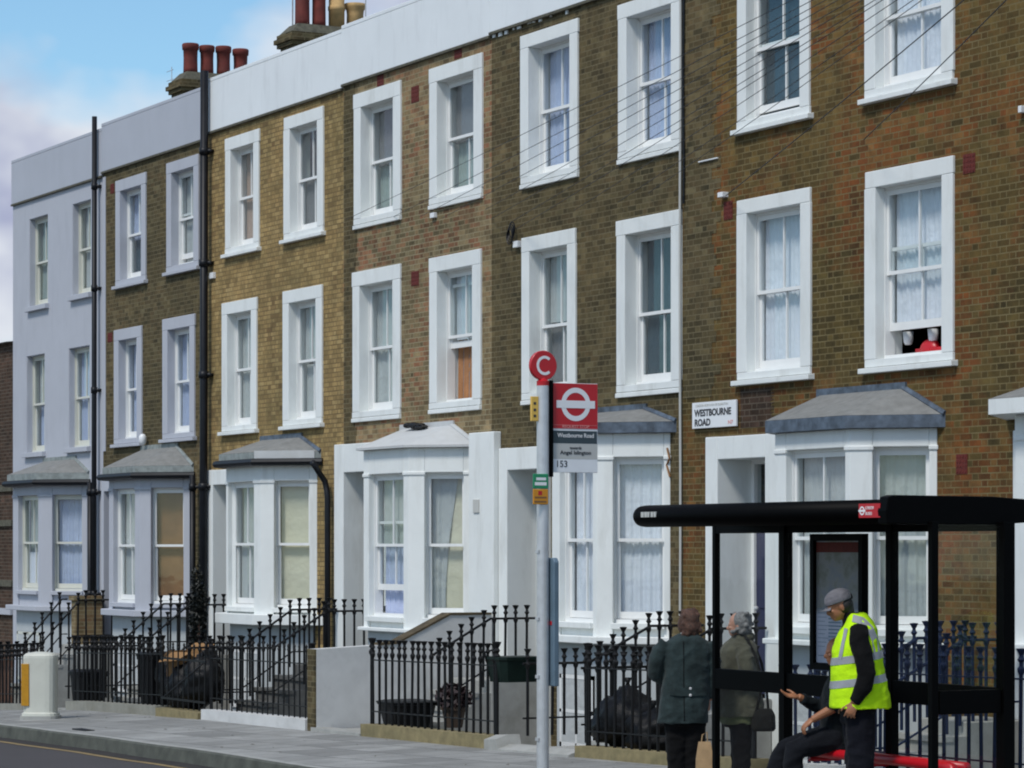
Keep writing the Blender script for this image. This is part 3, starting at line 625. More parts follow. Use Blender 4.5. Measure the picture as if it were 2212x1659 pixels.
# the lower brick building beyond the end of the terrace
X1 = FX(27.5); h = thing('brick_building', 'low dark red brick building beyond the grey end house, at the left edge', 'building', (X1-12, D, -1.2))
z1 = FZ(12,741); mb = MB(); mb.box(X1-22, X1-.01, D+.02, D+10, -2, z1); mb.build('wall', M['b_far'], h)
mb = MB(); mb.prism([(X1-22, D-.12, z1), (X1-22, D+5, z1+.55), (X1-22, D+10.1, z1)], (22-.012, 0, 0)); mb.build('roof', M['slate'], h)
mb = MB()
for y in (1055, 1130, 1260): z = FZ(12, y); mb.box(X1-22, X1-.012, D-.03, D+.019, z-.06, z+.06)
mb.build('brick_band', M['mort'], h)
mb = MB(); mb.box(X1-22, X1-.013, D-.05, D+.018, FZ(12,1314)-.12, FZ(12,1314)); mb.build('stone_band', M['grey'], h)
# ------------------------------------------------------------------ railings, steps, low walls
def baluster_mesh(h, mat):
    mb = MB(); r = .0175
    mb.lathe((0,0,0), [(r,0),(r,h-.23),(.03,h-.2),(.033,h-.175),(r,h-.15),(.017,h-.12),(.034,h-.095),(.02,h-.075),(.017,h-.055),(.042,h-.008),(.044,h),(.004,h+.004)], 8)
    return mb.mesh('baluster', M[mat], smooth=False)
def small_mesh(h, mat):
    mb = MB(); r = .011
    mb.lathe((0,0,0), [(r,0),(r,h-.1),(.02,h-.08),(r,h-.06),(.018,h-.03),(.002,h)], 6); return mb.mesh('baluster', M[mat])
BM = {}
def put_bars(root, pts, h, mat, small=False, lean=None):
    k = (round(h,2), mat, small)
    if k not in BM: BM[k] = (small_mesh if small else baluster_mesh)(h, mat)
    org = root_org(root)
    for i, p in enumerate(pts):
        o = bpy.data.objects.new('baluster', BM[k]); C.objects.link(o); o.parent = root; o.location = Vector(p)-org
        rr = random.Random(i*7+int(p[0]*13)); o.rotation_euler = (rr.uniform(-.012,.012)+(lean[1] if lean else 0), rr.uniform(-.012,.012)+(lean[0] if lean else 0), 0)
def front_railing(label, x0, x1, mat='black', h=1.06, plinth='moss', ph=.13, small=False, gate=False):
    X0, X1 = FX(x0, DR), FX(x1, DR); Xm = (X0+X1)/2
    z = lambda X: G(X)+ph-.01
    rt = thing('railing', label, 'railing', (X0, DR, G(X0)), 'front railings along the pavement')
    n = max(2, int((X1-X0)/.185)); xs = [X0+.06+(X1-X0-.12)*i/n for i in range(n+1)]
    put_bars(rt, [(x, DR, z(x)) for x in xs], h, mat, small)
    rl = MB()
    for dz in (h-.26, .16):
        rl.rings([[(x, DR-.02, z(x)+dz), (x, DR+.02, z(x)+dz), (x, DR+.02, z(x)+dz+.014), (x, DR-.02, z(x)+dz+.014)] for x in (X0+.03, X1-.03)])
    rl.build('rail', M[mat], rt)
    for x in (X0+.02, X1-.02):
        pm = MB(); pm.lathe((x, DR, z(x)), [(.024,0),(.024,h-.2),(.04,h-.17),(.042,h-.14),(.022,h-.11),(.04,h-.08),(.024,h-.05),(.052,h+.01),(.054,h+.02),(.004,h+.026)], 8); pm.build('post', M[mat], rt)
    pl = MB(); N = 8
    for i in range(N):
        a, b = X0-.04+(X1-X0+.08)*i/N, X0-.04+(X1-X0+.08)*(i+1)/N
        pl.add([(a, DR-.13, -1.7), (b, DR-.13, -1.7), (b, DR+.13, -1.7), (a, DR+.13, -1.7), (a, DR-.13, G(a)+ph), (b, DR-.13, G(b)+ph), (b, DR+.13, G(b)+ph), (a, DR+.13, G(a)+ph)],
               [(4,5,6,7), (0,1,5,4), (3,7,6,2)]+([(0,4,7,3)] if i == 0 else [])+([(1,2,6,5)] if i == N-1 else []))
    lw = pl.build('plinth', M[plinth], rt)
    return rt
def stair(label, hn, xl, xr, mat='concrete', zs=.5):
    X0, X1 = FX(xl)-.14, FX(xr)+.16; g = G(X0); n = 3 if zs-g < .75 else 4; ya, yb = 16.6, 17.5
    t = thing('front_steps', label, 'steps', (X0, DR, g), 'steps up to the front doors')
    mb = MB(); mb.box(X0, X1, yb, D-.06, -1.6, zs); mb.build('landing', M[mat], t, bevel=.01)
    z0 = max(g, zs-.175*n)+.0
    for i in range(n-1 if False else n):
        y0 = ya+(yb-ya)*i/n; mb = MB(); z = z0+(zs-z0)*(i+.0)/n+.02 if i == 0 else z0+(zs-z0)*i/n+.02
        mb.box(X0+.01, X1-.01, y0, ya+(yb-ya)*(i+1)/n-.001, -1.6, z); mb.box(X0, X1, y0-.03, y0+.1, z-.05, z+.004); mb.build('step', M[mat], t)
    mb = MB(); mb.box(X0, X1, DR-.1, ya-.04, -1.6, g+.03); mb.build('path_slab', M[mat], t)
    return t
def handrail(label, xf, mat='black', zs=.5, ylow=.95, y0=15.82, y1=18.22):
    X = FX(xf); g = G(X); k = (zs-.5)
    pr = [(y1, 1.3+k), (17.5, 1.3+k), (16.68, .89+min(0, g+.1)), (y0, .89+min(0, g+.1))]
    t = thing('stair_railing', label, 'railing', (X, y0, g), 'iron handrails beside the door steps')
    zz = lambda y: interp([(b, c) for b, c in pr[::-1]], y)
    mb = MB(); mb.tube([(X, y, z) for y, z in pr], .017, 6); mb.tube([(X, y, z-.62) for y, z in pr], .012, 6); mb.build('rail', M[mat], t)
    ys = []; y = y0+.06
    while y < y1-.05: ys.append(y); y += .158
    put_bars(t, [(X, y, zz(y)-.82) for y in ys], .99, mat)
    return t
names = {2:'grey trimmed brown', 3:'yellow brick', 4:'mottled brick white roofed', 5:'dark brick', 6:'red brown brick'}
dd = {2:(229,262), 3:(465,502), 4:(748,806), 5:(1102,1168), 6:(1557,1660), 7:(2140,2215)}
stair('grey front steps of the house with the boarded bay window', 2, *dd[2]); stair('grey front steps of the yellow brick house', 3, *dd[3])
stair('dark stone front steps of the house with the white roofed bay', 4, *dd[4], mat='dstone'); stair('pale front steps beside the white sloping stair wall', 5, *dd[5])
stair('pale front steps at the dark blue door behind the shelter', 6, *dd[6]); stair('pale front steps of the last house at the right edge', 7, *dd[7])
handrail('black stair railing ending at the brown brick pier', 226, y1=17.6); handrail('black stair railing in front of the boarded bay, further from the camera', 266)
handrail('black stair railing rising across the boarded plywood window', 452); handrail('black stair railing whose top ends just left of the yellow house bay', 509)
handrail('black stair railing rising across the cream blind bay, upper of the two', 738); handrail('black stair railing at the cream blind bay, lower and nearer of the two', 815)
handrail('black stair railing rising behind the bus stop pole beside a white wall', 1178, y0=16.7)
handrail('black stair railing rising behind the green coated person', 1532); handrail('black stair railing in front of the lead fascia bay, hidden by the shelter', 1668)
handrail('dark blue stair railing at the right edge house, far side', 2122, 'blue_iron'); handrail('dark blue stair railing at the right edge house, near side', 2222, 'blue_iron')
front_railing('black front railing at the far left behind the bollard', -140, 92, plinth='stone', ph=.1, h=1.0)
front_railing('black front railing beside the cardboard and rubbish bags', 160, 352, plinth='stone', ph=.14, h=1.02)
front_railing('black front railing with thin bars on a white plinth', 455, 676, plinth='render', ph=.14, h=.98, small=True)
front_railing('black front railing on a yellowed stone plinth left of the bus stop', 802, 1075, plinth='moss', ph=.15)
front_railing('black front railing holding back a black rubbish bag, right of the bus stop', 1268, 1632, plinth='moss', ph=.12, h=1.1)
front_railing('dark blue front railing behind the bus shelter', 1760, 2330, 'blue_iron', plinth='render', ph=.12, h=1.15)
# white stair wall with a sloping dark coping
Xw = FX(1084); t = thing('stair_wall', 'white rendered stair wall with a sloping dark coping and brick end', 'wall', (Xw-.23, DR, G(Xw)))
prof = [(DR-.1,-1.6),(D-.15,-1.6),(D-.15,1.32),(17.53,1.32),(16.75,.95),(DR-.1,.9)]
mb = MB(); mb.prism([(Xw-.23, y, z) for y, z in prof], (.23,0,0)); mb.build('wall', M['render'], t)
mb = MB(); mb.box(Xw-.232, Xw-.002, DR-.125, DR-.1, -1.0, .9); mb.build('brick_end', M['b_dark'], t)
mb = MB()
for (a, za), (b, zb_) in (((16.5,.938),(16.75,.95)), ((16.75,.95),(17.53,1.32)), ((17.53,1.32),(D-.16,1.32))):
    mb.rings([[(Xw-.25, y, z+.002), (Xw+.015, y, z+.002), (Xw+.015, y, z+.03), (Xw-.25, y, z+.03)] for y, z in ((a, za), (b, zb_))])
mb.build('coping', M['copd'], t)
mb = MB(); X = FX(238); single('brick_pier', (mb.box(X-.24, X-.02, 17.66, D-.12, -1.5, 1.28), mb.box(X-.27, X+.01, 17.62, D-.12, 1.281, 1.36), mb)[2], M['b_mix'], 'brown brick pier with a flat cap between the grey bay and the boarded bay', 'pier', (X, 17.66, -.3))
mb = MB(); X0, X1 = FX(1079, DR), FX(1263, DR)
mb.rings([[(x, DR-.2, -.5), (x, DR-.2, z), (x, DR-.05, z+.05), (x, DR+.1, z+.05), (x, DR+.1, -.5)] for x, z in ((X0, G(X0)+.11), (X0+.3, G(X0)+.13), (X0+.34, G(X0)+.02), (X1, G(X1)+.02))])
single('threshold_stone', mb, M['concrete'], 'grey rounded threshold stone in the railing gap right of the bus stop', 'step', (X0, DR, G(X0)))
mb = MB(); X0, X1 = FX(358, DR), FX(450, DR); mb.box(X0, X1, DR-.16, DR+.14, -.6, G(X0)+.12); single('threshold_stone', mb, M['moss'], 'mossy threshold stone in front of the rubbish bags', 'step', (X0, DR, G(X0)))
mb = MB(); X0, X1 = FX(694, DR), FX(800, DR); mb.box(X0, X1, DR-.15, DR+.1, -.6, G(X0)+.05); single('threshold_stone', mb, M['concrete'], 'low grey threshold stone below the white stair wall', 'step', (X0, DR, G(X0)))
# ------------------------------------------------------------------ rubbish, bins, plants
def bin_(label, x, y0, y1, Y, w=.45, mat='bin', lid=True, group=None):
    X = FX(x, Y); z1 = FZ(x, y0, Y); z0 = FZ(x, y1, Y); t = thing('dustbin', label, 'bin', (X, Y, z0), group)
    mb = MB(); h = z1-z0
    mb.loft([(X, Y, z0, w*.4, w*.38), (X, Y, z0+.05, w*.41, w*.39), (X, Y, z0+h*.86, w*.5, w*.48), (X, Y, z0+h*.87, w*.53, w*.51), (X, Y, z0+h*.92, w*.53, w*.51)], 20, 6); mb.build('tub', M[mat], t, smooth=False)
    mb = MB(); mb.loft([(X, Y, z0+h*.921, w*.55, w*.53), (X, Y, z0+h*.96, w*.55, w*.53), (X, Y, z1, w*.45, w*.42)], 20, 6); mb.build('lid', M[mat], t)
    mb = MB(); mb.tube([(X-w*.3, Y+w*.5, z0+h*.84), (X-w*.3, Y+w*.6, z0+h*.9), (X+w*.3, Y+w*.6, z0+h*.9), (X+w*.3, Y+w*.5, z0+h*.84)], .015, 6); mb.build('handle', M[mat], t)
    return t
bin_('black dustbin behind the railing between the bollard and the rubbish heap', 190, 1446, 1538, DR+.35, .5)
bin_('tall black dustbin standing left of the open cardboard', 338, 1408, 1532, DR+.45, .5)
bin_('small black tub behind the railing left of the bus stop', 880, 1512, 1580, DR+.45, .62)
def bagmesh(c, rx, ry, rz, seed):
    mb = MB(); mb.ell((0,0,0), rx, ry, rz, 22)
    for i, v in enumerate(mb.v):
        n1 = noise.noise(Vector((v.x*6+seed, v.y*6, v.z*6)))*.28+noise.noise(Vector((v.x*16+seed, v.y*16, v.z*16)))*.12
        f = 1+n1; v.x *= f; v.y *= f; v.z *= f*(1.15 if v.z > .6*rz and abs(v.x) < .3*rx else 1); v.z = max(v.z, -rz*.72)
        mb.v[i] = v+Vector(c)
    return mb
def bag(label, x, y, Y, r, zoff, seed, grp='black rubbish bags', mat='bag'):
    c = P(x, y, Y); mb = bagmesh(c, *r, seed); top = max(v.z for v in mb.v)
    mb.lathe((c.x, c.y, top-.03), [(.03,0),(.02,.04),(.05,.1),(.02,.1)], 8)
    return single('rubbish_bag', mb, M[mat], label, 'bag', (c.x, c.y, c.z-r[2]*.72), grp, smooth=True)
X0, X1 = FX(356, DR), FX(452, DR); gt = thing('garden_gate', 'black iron gate in front of the cardboard and rubbish bags', 'gate', (X0, DR, G(X0))); n = 8
put_bars(gt, [(X0+.05+(X1-X0-.1)*i/n, DR-.05, G(X0)+.14) for i in range(n+1)], .95, 'black', True)
mb = MB(); mb.box(X0, X1, DR-.062, DR-.038, G(X0)+.25, G(X0)+.28); mb.box(X0, X1, DR-.062, DR-.038, G(X0)+.83, G(X0)+.86); mb.tube([(X0+.04,DR-.05,G(X0)+.26),(X1-.04,DR-.05,G(X0)+.84)], .012, 6); mb.build('rail', M['black'], gt)
bag('large black rubbish bag filling the bottom right of the heap', 440, 1478, DR+.35, (.33,.3,.34), 0, 3); bag('black rubbish bag at the bottom of the heap below the cardboard', 405, 1494, DR+.3, (.32,.3,.36), 0, 11)
bag('black rubbish bag beside the tall dustbin in the heap', 372, 1474, DR+.4, (.26,.25,.34), 0, 21); bag('black rubbish bag on top of the heap right of the cardboard', 446, 1444, DR+.55, (.24,.22,.24), 0, 31)
bag('big black rubbish bag behind the railing beside the green coated person', 1356, 1562, DR+.4, (.44,.34,.34), 0, 41)
bag('crumpled black rubbish bag low behind the big bag by the railing', 1412, 1590, DR+.35, (.34,.3,.26), 0, 51)
t0 = P(408, 1432, DR+.4); t = thing('cardboard_box', 'torn open brown cardboard box on top of the black rubbish bags', 'box', (t0.x, t0.y, t0.z-.2))
mb = MB(); a = .3
def rot(v, an=.35): return Vector((t0.x+v[0]*math.cos(an)-v[1]*math.sin(an), t0.y+v[0]*math.sin(an)+v[1]*math.cos(an), t0.z+v[2]))
for bx in ((-.26,.26,-.2,-.19,-.2,.16), (-.26,.26,.19,.2,-.2,.2), (-.26,-.25,-.19,.19,-.2,.18), (.25,.26,-.19,.19,-.2,.14), (-.25,.25,-.19,.19,-.2,-.19)): mb.box(*bx, T=rot)
mb.build('carton', M['card'], t)
for q in (((-.26,-.2,.16),(.26,-.2,.16),(.2,-.42,.05),(-.22,-.4,.02)), ((.26,-.19,.14),(.26,.19,.14),(.44,.15,.05),(.42,-.16,.0)), ((-.26,.2,.2),(.26,.2,.2),(.24,.28,.27),(-.2,.3,.28))):
    mb = MB(); mb.prism([rot(v) for v in q], (0,.006,.006)); mb.build('flap', M['card'], t)
# evergreen climber, maroon pot plant, green window box on the rail
def leaves(c, rx, ry, rz, n, size, mat, parent, name='foliage', seed=1):
    rnd = random.Random(seed); mb = MB(); c = Vector(c)
    for i in range(n):
        while True:
            v = Vector((rnd.uniform(-1,1), rnd.uniform(-1,1), rnd.uniform(-1,1)))
            if v.length < 1: break
        p = c+Vector((v.x*rx, v.y*ry, v.z*rz))*(1+.25*noise.noise(v*3)); a = Vector((rnd.gauss(0,1), rnd.gauss(0,1), rnd.gauss(0,1))).normalized(); b = a.orthogonal().normalized(); s = size*rnd.uniform(.6,1.3)
        mb.add([p-a*s, p+b*s*.5, p+a*s, p-b*s*.5], [(0,1,2,3)])
    return mb.build(name, M[mat], parent)
X = FX(430, 17.2); z0 = -.6; t = thing('evergreen_shrub', 'dark evergreen shrub growing up between the boarded bay and the yellow house', 'shrub', (X, 17.2, z0))
leaves(P(427,1335,17.2), .1, .14, .8, 1500, .04, 'leaf', t); mb = MB(); mb.tube([(X,17.2,z0-.6),(X+.03,17.2,z0+.8),(X-.02,17.2,z0+1.7)], [.05,.035,.015], 7); mb.build('stem', M['wood'], t)
c0 = P(980, 1528, DR+.9); t = thing('pot_plant', 'dark red leaved plant in a clay pot behind the railing', 'plant', (c0.x, c0.y, c0.z-.25)); mb = MB()
mb.lathe((c0.x, c0.y, c0.z-.25), [(.11,0),(.15,.22),(.17,.22),(.17,.26),(.13,.26),(.12,.2)], 14); mb.build('flowerpot', M['terra'], t); leaves(c0+Vector((0,0,.12)), .24, .2, .16, 500, .06, 'maroon_leaf', t, seed=5)
a0 = P(1110, 1446, DR+.25); t = thing('window_box', 'dark green plastic planter box hung on the railing behind the bus stop pole', 'planter', (a0.x, a0.y, a0.z-.13)); mb = MB()
Xb = FX(1532)-.02
mb.loft([(a0.x, a0.y, a0.z-.14, .19, .24), (a0.x, a0.y, a0.z+.1, .21, .27), (a0.x, a0.y, a0.z+.12, .225, .285), (a0.x, a0.y, a0.z+.15, .225, .285)], 20, 8); mb.build('trough', M['gplant'], t)
mb = MB(); mb.tube([(a0.x-.15, a0.y-.28, a0.z+.1), (a0.x-.15, a0.y-.3, a0.z+.2), (a0.x-.15, a0.y-.2, a0.z+.22)], .012, 5); mb.build('hook', M['black'], t)
# wooden gate at the far left
X0, X1 = FX(-60, DR+.1), FX(20, DR+.1); t = thing('wooden_gate', 'brown wooden board gate at the far left behind the railing', 'gate', (X0, DR+.1, G(X0))); mb = MB()
for i in range(7): a = X0+(X1-X0)*i/7; mb.box(a+.006, a+(X1-X0)/7-.006, DR+.1, DR+.125, G(X0)+.05, G(X0)+1.02)
mb.box(X0, X1, DR+.126, DR+.16, G(X0)+.2, G(X0)+.3); mb.box(X0, X1, DR+.126, DR+.16, G(X0)+.8, G(X0)+.9); mb.build('boards', M['wood'], t)
c0 = PG(180, 1577); mb = MB(); mb.box(c0.x-.25, c0.x+.25, c0.y-.07, c0.y+.07, c0.z-.03, c0.z+.012); single('stopcock_cover', mb, M['bin'], 'small dark iron cover set in the pavement right of the bollard', 'cover', c0)
mb = MB(); rnd = random.Random(2)
for i in range(46):
    x = rnd.uniform(-44,-26); y = rnd.uniform(KY(x)+.2, DR-.2); r_ = rnd.uniform(.012,.035); z = G(x,y)+.006; a_ = rnd.uniform(0,3)
    mb.add([(x+r_*math.cos(a_+k*1.57)*(1,.5,1,.5)[k], y+r_*math.sin(a_+k*1.57)*(1,.5,1,.5)[k], z+rnd.uniform(0,.01)) for k in range(4)], [(0,1,2,3)])
struct('litter', mb, M['copd'], kind='stuff')
# ------------------------------------------------------------------ bollard
bp = P(88, 1566, 14.1); z0 = G(bp.x, 14.1); t = thing('traffic_bollard', 'off white plastic traffic bollard with an amber reflector strip on the kerb', 'bollard', (bp.x, 14.1, z0), rz=TH-.12)
mb = MB(); hh = FZ(88,1408,14.1)-z0
mb.loft([(0,0,0,.265,.2), (0,0,.09,.26,.195), (0,0,.1,.235,.175), (0,0,hh-.09,.243,.18), (0,0,hh-.05,.238,.176), (0,0,hh-.02,.2,.145), (0,0,hh,.09,.06)], 28, 4); mb.build('shell', M['bollard'], t, smooth=False, bevel=.006)
mb = MB(); mb.loft([(0,0,-.01,.285,.22), (0,0,.05,.285,.22)], 28, 4); mb.build('base', M['concrete'], t)
mb = MB(); mb.box(-.235, -.125, -.19, -.16, .2, hh-.17); mb.box(-.246, -.232, -.165, .1, .2, hh-.17); mb.build('reflector', M['amber'], t, bevel=.004)
# ------------------------------------------------------------------ bus stop
BY = 12.75; FS = BY/11.5; b0 = P(1172.5, 1500, BY); bx = b0.x; gz = G(bx, BY); zz = lambda y: FZ(1172, y, BY)
t = thing('bus_stop', 'galvanised bus stop pole with a red roundel flag and a red letter disc', 'bus stop', (bx, BY, gz))
ptop = zz(833); mb = MB(); mb.lathe((bx, BY, gz), [(.056,0),(.056,ptop-gz),(.044,ptop-gz+.006)], 20)
for y in (1195, 1340, 1465, 1600): mb.box(bx-.03, bx+.03, BY-.062, BY-.05, zz(y), zz(y)+.03)
mb.build('pole', M['steel'], t, smooth=False)
mb = MB(); mb.box(bx-.03, bx+.035, BY+.055, BY+.09, zz(1030), zz(822)); mb.build('flag_bracket', M['shelter'], t)
fx = bx-.005; y0, y1 = BY+.095, BY+.095+.425*FS                             # flag: perpendicular to the kerb
U, Wv = (0,1,0), (0,0,1)
zt_, zr_, zd_, zg_, zb_ = zz(826), zz(928), zz(957), zz(991), zz(1020)
mb = MB(); mb.box(fx-.012, fx+.012, y0, y1, zb_, zt_); fl = mb.build('flag', M['wenamel'], t, bevel=.003)
xf = fx+.0125
def plate(name, ya, yb, za, zb, mat, par=fl, e=.0015):
    mb = MB(); mb.box(xf, xf+e, ya, yb, za, zb); return mb.build(name, M[mat], par)
plate('red_panel', y0+.003, y1-.003, zr_+.012, zt_-.003, 'red'); plate('name_panel', y0+.008, y1-.008, zd_, zr_-.006, 'gdark'); plate('destination_panel', y0+.003, y1-.003, zg_, zd_-.002, 'lgrey'); plate('route_panel', y0+.003, y1-.003, zb_+.003, zg_-.002, 'wenamel')
cy, cz = (y0+y1)/2+.005, zt_-(zt_-zr_)*.45; rr = .137*FS
mb = MB(); c = Vector((xf+.003, cy, cz)); mb.disc(c, U, Wv, rr, 40, rr*.70); mb.box(xf+.0016, xf+.0042, cy-.18*FS, cy+.18*FS, cz-.031*FS, cz+.031*FS); mb.build('roundel', M['wink'], fl)
mb = MB(); 
for z in (zr_+.045, zr_+.014): mb.box(xf+.0016, xf+.003, y0+.01, y1-.01, z, z+.002)
mb.build('pin_line', M['pink'], fl)
X4 = xf+.003
text('REQUEST STOP', .034*FS, (X4, cy, zr_+.02), U, Wv, M['pink'], fl, align='CENTER', width=.25*FS)
text('Westbourne Road', .05*FS, (X4, cy, zd_+.05*FS), U, Wv, M['wink'], fl, align='CENTER', width=.34*FS, bold=.0003)
text('towards', .034*FS, (X4, cy, zg_+.082*FS), U, Wv, M['ink'], fl, align='CENTER', width=.11*FS, bold=.0006); text('Angel Islington', .044*FS, (X4, cy, zg_+.04*FS), U, Wv, M['ink'], fl, align='CENTER', width=.29*FS, bold=.0008)
text('153', .075*FS, (X4, y0+.03, zb_+.045*FS), U, Wv, M['ink'], fl, width=.095*FS, bold=.0004)
cz = zz(790); rr = (zz(760)-zz(829))/2*.93; mb = MB(); n = 32; cz = (zz(760)+zz(829))/2+.02
mb.rings([[(bx+dx, BY+r_*math.cos(2*math.pi*i/n), cz+r_*math.sin(2*math.pi*i/n)) for i in range(n)] for dx, r_ in ((-.022, rr-.004), (-.018, rr), (.018, rr), (.022, rr-.004))])
dsc = mb.build('letter_disc', M['red'], t); mb = MB(); mb.lathe((bx, BY, ptop-.005), [(.056,0),(.058,.045),(.035,.06),(.022,.075),(.018,.085)], 16); mb.build('collar', M['red'], dsc)
mb = MB(); n = 26; a0, a1 = R(48), R(312)                                   # the letter C as a thick arc
pts = [(math.cos(a0+(a1-a0)*i/n), math.sin(a0+(a1-a0)*i/n)) for i in range(n+1)]
q1, q0 = rr*.62, rr*.44
for i in range(n): mb.prism([(bx+.0225, BY+.008+q*p_[0], cz+q*1.05*p_[1]) for q, p_ in ((q0, pts[i]), (q1, pts[i]), (q1, pts[i+1]), (q0, pts[i+1]))], (.0015,0,0))
mb.build('letter', M['wink'], dsc)
mb = MB(); mb.box(bx-.01, bx+.02, BY-.125, BY-.055, zz(910), zz(857)); yb = mb.build('yellow_plate', M['yellow'], t, bevel=.004)
mb = MB()
for z in (zz(872), zz(886), zz(899)): mb.box(bx+.021, bx+.022, BY-.105, BY-.08, z-.012, z+.012)
mb.build('marking', M['ink'], yb)
mb = MB(); mb.box(bx+.055, bx+.07, BY-.135, BY+.02, zz(1056), zz(1024)); gp = mb.build('green_plate', M['green'], t, bevel=.006)
mb = MB(); mb.box(bx+.055, bx+.07, BY-.135, BY+.02, zz(1090), zz(1057)); op = mb.build('orange_plate', M['orange'], t, bevel=.006)
mb = MB(); mb.box(bx+.071, bx+.0715, BY-.105, BY-.005, zz(1038), zz(1032)); mb.box(bx+.071, bx+.0715, BY-.12, BY+.0, zz(1049), zz(1042)); mb.build('lettering', M['wink'], gp)
mb = MB(); mb.box(bx+.071, bx+.0715, BY-.085, BY-.045, zz(1070), zz(1061)); mb.build('symbol', M['red'], op)
mb = MB(); mb.box(bx+.071, bx+.0715, BY-.12, BY+.0, zz(1077), zz(1073)); mb.box(bx+.071, bx+.0715, BY-.125, BY+.0, zz(1086), zz(1082)); mb.build('lettering', M['ply'], op)
mb = MB(); X0 = FX(1180, BY+.07); mb.prism([(X0, BY+.06, zz(1482)), (X0+.17, BY+.06, zz(1482)), (X0+.17, BY+.06, zz(1214)), (X0+.14, BY+.06, zz(1205)), (X0, BY+.06, zz(1205))], (0,.05,0)); tc_ = mb.build('timetable_case', M['bluebox'], t, bevel=.008)
mb = MB(); cc = P(1189, 1346, BY+.055); mb.box(cc.x-.012, cc.x+.02, BY+.056, BY+.0595, cc.z-.018, cc.z+.018); mb.build('sticker', M['red'], tc_)
# ------------------------------------------------------------------ bus shelter
BP = 14.0; FR = 13.0; t = thing('bus_shelter', 'black framed bus shelter with a tubular roof edge and glass panels', 'bus shelter', (FX(1545,BP), BP, G(FX(1545,BP), BP)))
zr0, zr1 = EYE+.185, EYE+.375
Xn = FX(1910, FR); Xf = FX(1379, FR)
def post(x, Y, w, name='post'):
    X = FX(x, Y); mb = MB(); mb.box(X-w/2, X+w/2, Y-w/2, Y+w/2, G(X,Y)-.1, zr0+.02); mb.build(name, M['shelter'], t, bevel=.006); return X
X1_, X2_, X3_, X5_ = post(1547, BP, .055), post(1697, BP, .092), post(1927, BP, .08), post(2172, BP, .105)
X4_ = FX(2012, 13.32); mb = MB(); mb.box(X5_-.03, X5_+.03, 13.29, 13.35, G(X5_,13.3)-.1, zr0+.02); mb.build('post', M['shelter'], t, bevel=.006)
tb = MB(); cyl = [(0.0,.095)]; n = 20; rY, rZ = .11, .095; zc = (zr0+zr1)/2
L = [(Xf, .35), (Xf+.012, .7), (Xf+.05, .95), (Xf+.1, 1), (Xn+.048, 1)]
tb.rings([[(x, FR+.02+rY*k*math.cos(2*math.pi*i/n), zc+rZ*k*math.sin(2*math.pi*i/n)) for i in range(n)] for x, k in L]); tube_ = tb.build('roof_edge', M['shelter'], t, smooth=True)
mb = MB(); mb.rings([[(x, FR+.05, zr0+.03), (x, FR+.05, zr1-.06), (x, FR+.8, zr1-.01), (x, BP+.75, zr1-.06), (x, BP+.75, zr0+.05), (x, FR+.8, zr0+.02)] for x in (Xf+.12, Xn+.045)]); mb.build('roof', M['shelter'], t)
mb = MB(); mb.rings([[(x, FR-.09, zr0+.0), (x, FR-.1, zr0+.1), (x, FR-.08, zr1+.015), (x, FR-.02, zr1+.03), (x, FR+.9, zr1+.025), (x, BP+.85, zr1-.03), (x, BP+.85, zr0+.06), (x, FR+.9, zr0-.005)] for x in (Xn+.05, Xn+.17)]); mb.build('roof_end', M['shelter'], t, bevel=.01)
zrl = lambda: (EYE-1.16)
mb = MB(); zrail = EYE-308/(4195*CA/BP)
for a, b in ((X1_, X2_), (X2_, X3_), (X3_, X5_)): mb.box(a+.03, b-.04, BP-.03, BP+.03, zrail-.09, zrail+.09)
mb.build('mid_rail', M['shelter'], t, bevel=.006)
mb = MB(); mb.box(X1_+.03, X5_-.05, BP-.025, BP+.025, zr0-.05, zr0+.015); mb.box(X1_+.03, X5_-.05, BP-.025, BP+.025, .12, .18); mb.build('head_rail', M['shelter'], t)
mb = MB(); mb.box(X5_-.03, X5_+.03, 13.36, BP-.06, zrail-.1, zrail+.08); mb.build('end_rail', M['shelter'], t, bevel=.006); mb = MB(); mb.box(X5_-.025, X5_+.025, 13.36, BP-.06, .12, .18); mb.build('end_rail', M['shelter'], t)
for a, b in ((X1_, X2_), (X2_, X3_), (X3_, X5_)):
    mb = MB(); mb.box(a+.05, b-.06, BP-.004, BP+.004, zrail+.09, zr0-.05); mb.box(a+.05, b-.06, BP-.004, BP+.004, .18, zrail-.09); mb.build('glass_panel', M['sglass'], t)
mb = MB(); mb.box(X5_-.004, X5_+.004, 13.37, BP-.07, zrail+.08, zr0); mb.box(X5_-.004, X5_+.004, 13.37, BP-.07, .18, zrail-.1); mb.build('glass_panel', M['sglass'], t)
BYb = 13.72; zbn = .5; Xb0, Xb1 = FX(1684, BYb), FX(2060, BYb); mb = MB()
mb.tube([(Xb0-.22, BYb-.08, zbn-.42), (Xb0-.06, BYb-.02, zbn-.2), (Xb0-.01, BYb, zbn-.05), (Xb0+.03, BYb, zbn), (Xb0+.12, BYb, zbn+.01), (Xb1-.1, BYb, zbn+.01), (Xb1-.02, BYb, zbn), (Xb1, BYb, zbn-.05), (Xb1, BYb+.02, zbn-.12)], .042, 12)
mb.tube([(Xb0+.06, BYb+.17, zbn-.005), (Xb1-.06, BYb+.17, zbn-.005)], .042, 12)
for x in (Xb0+.5, (Xb0+Xb1)/2, Xb1-.5): mb.box(x-.03, x+.03, BYb-.02, BP-.03, zbn-.07, zbn-.035)
mb.build('bench', M['red'], t, smooth=True)
xa, xb_ = FX(1751, BP-.09), FX(1864, BP-.09); za, zb_ = FZ(1807,1449,BP-.09), FZ(1807,1153,BP-.09)
mb = MB(); e = .055; Yc = BP-.1
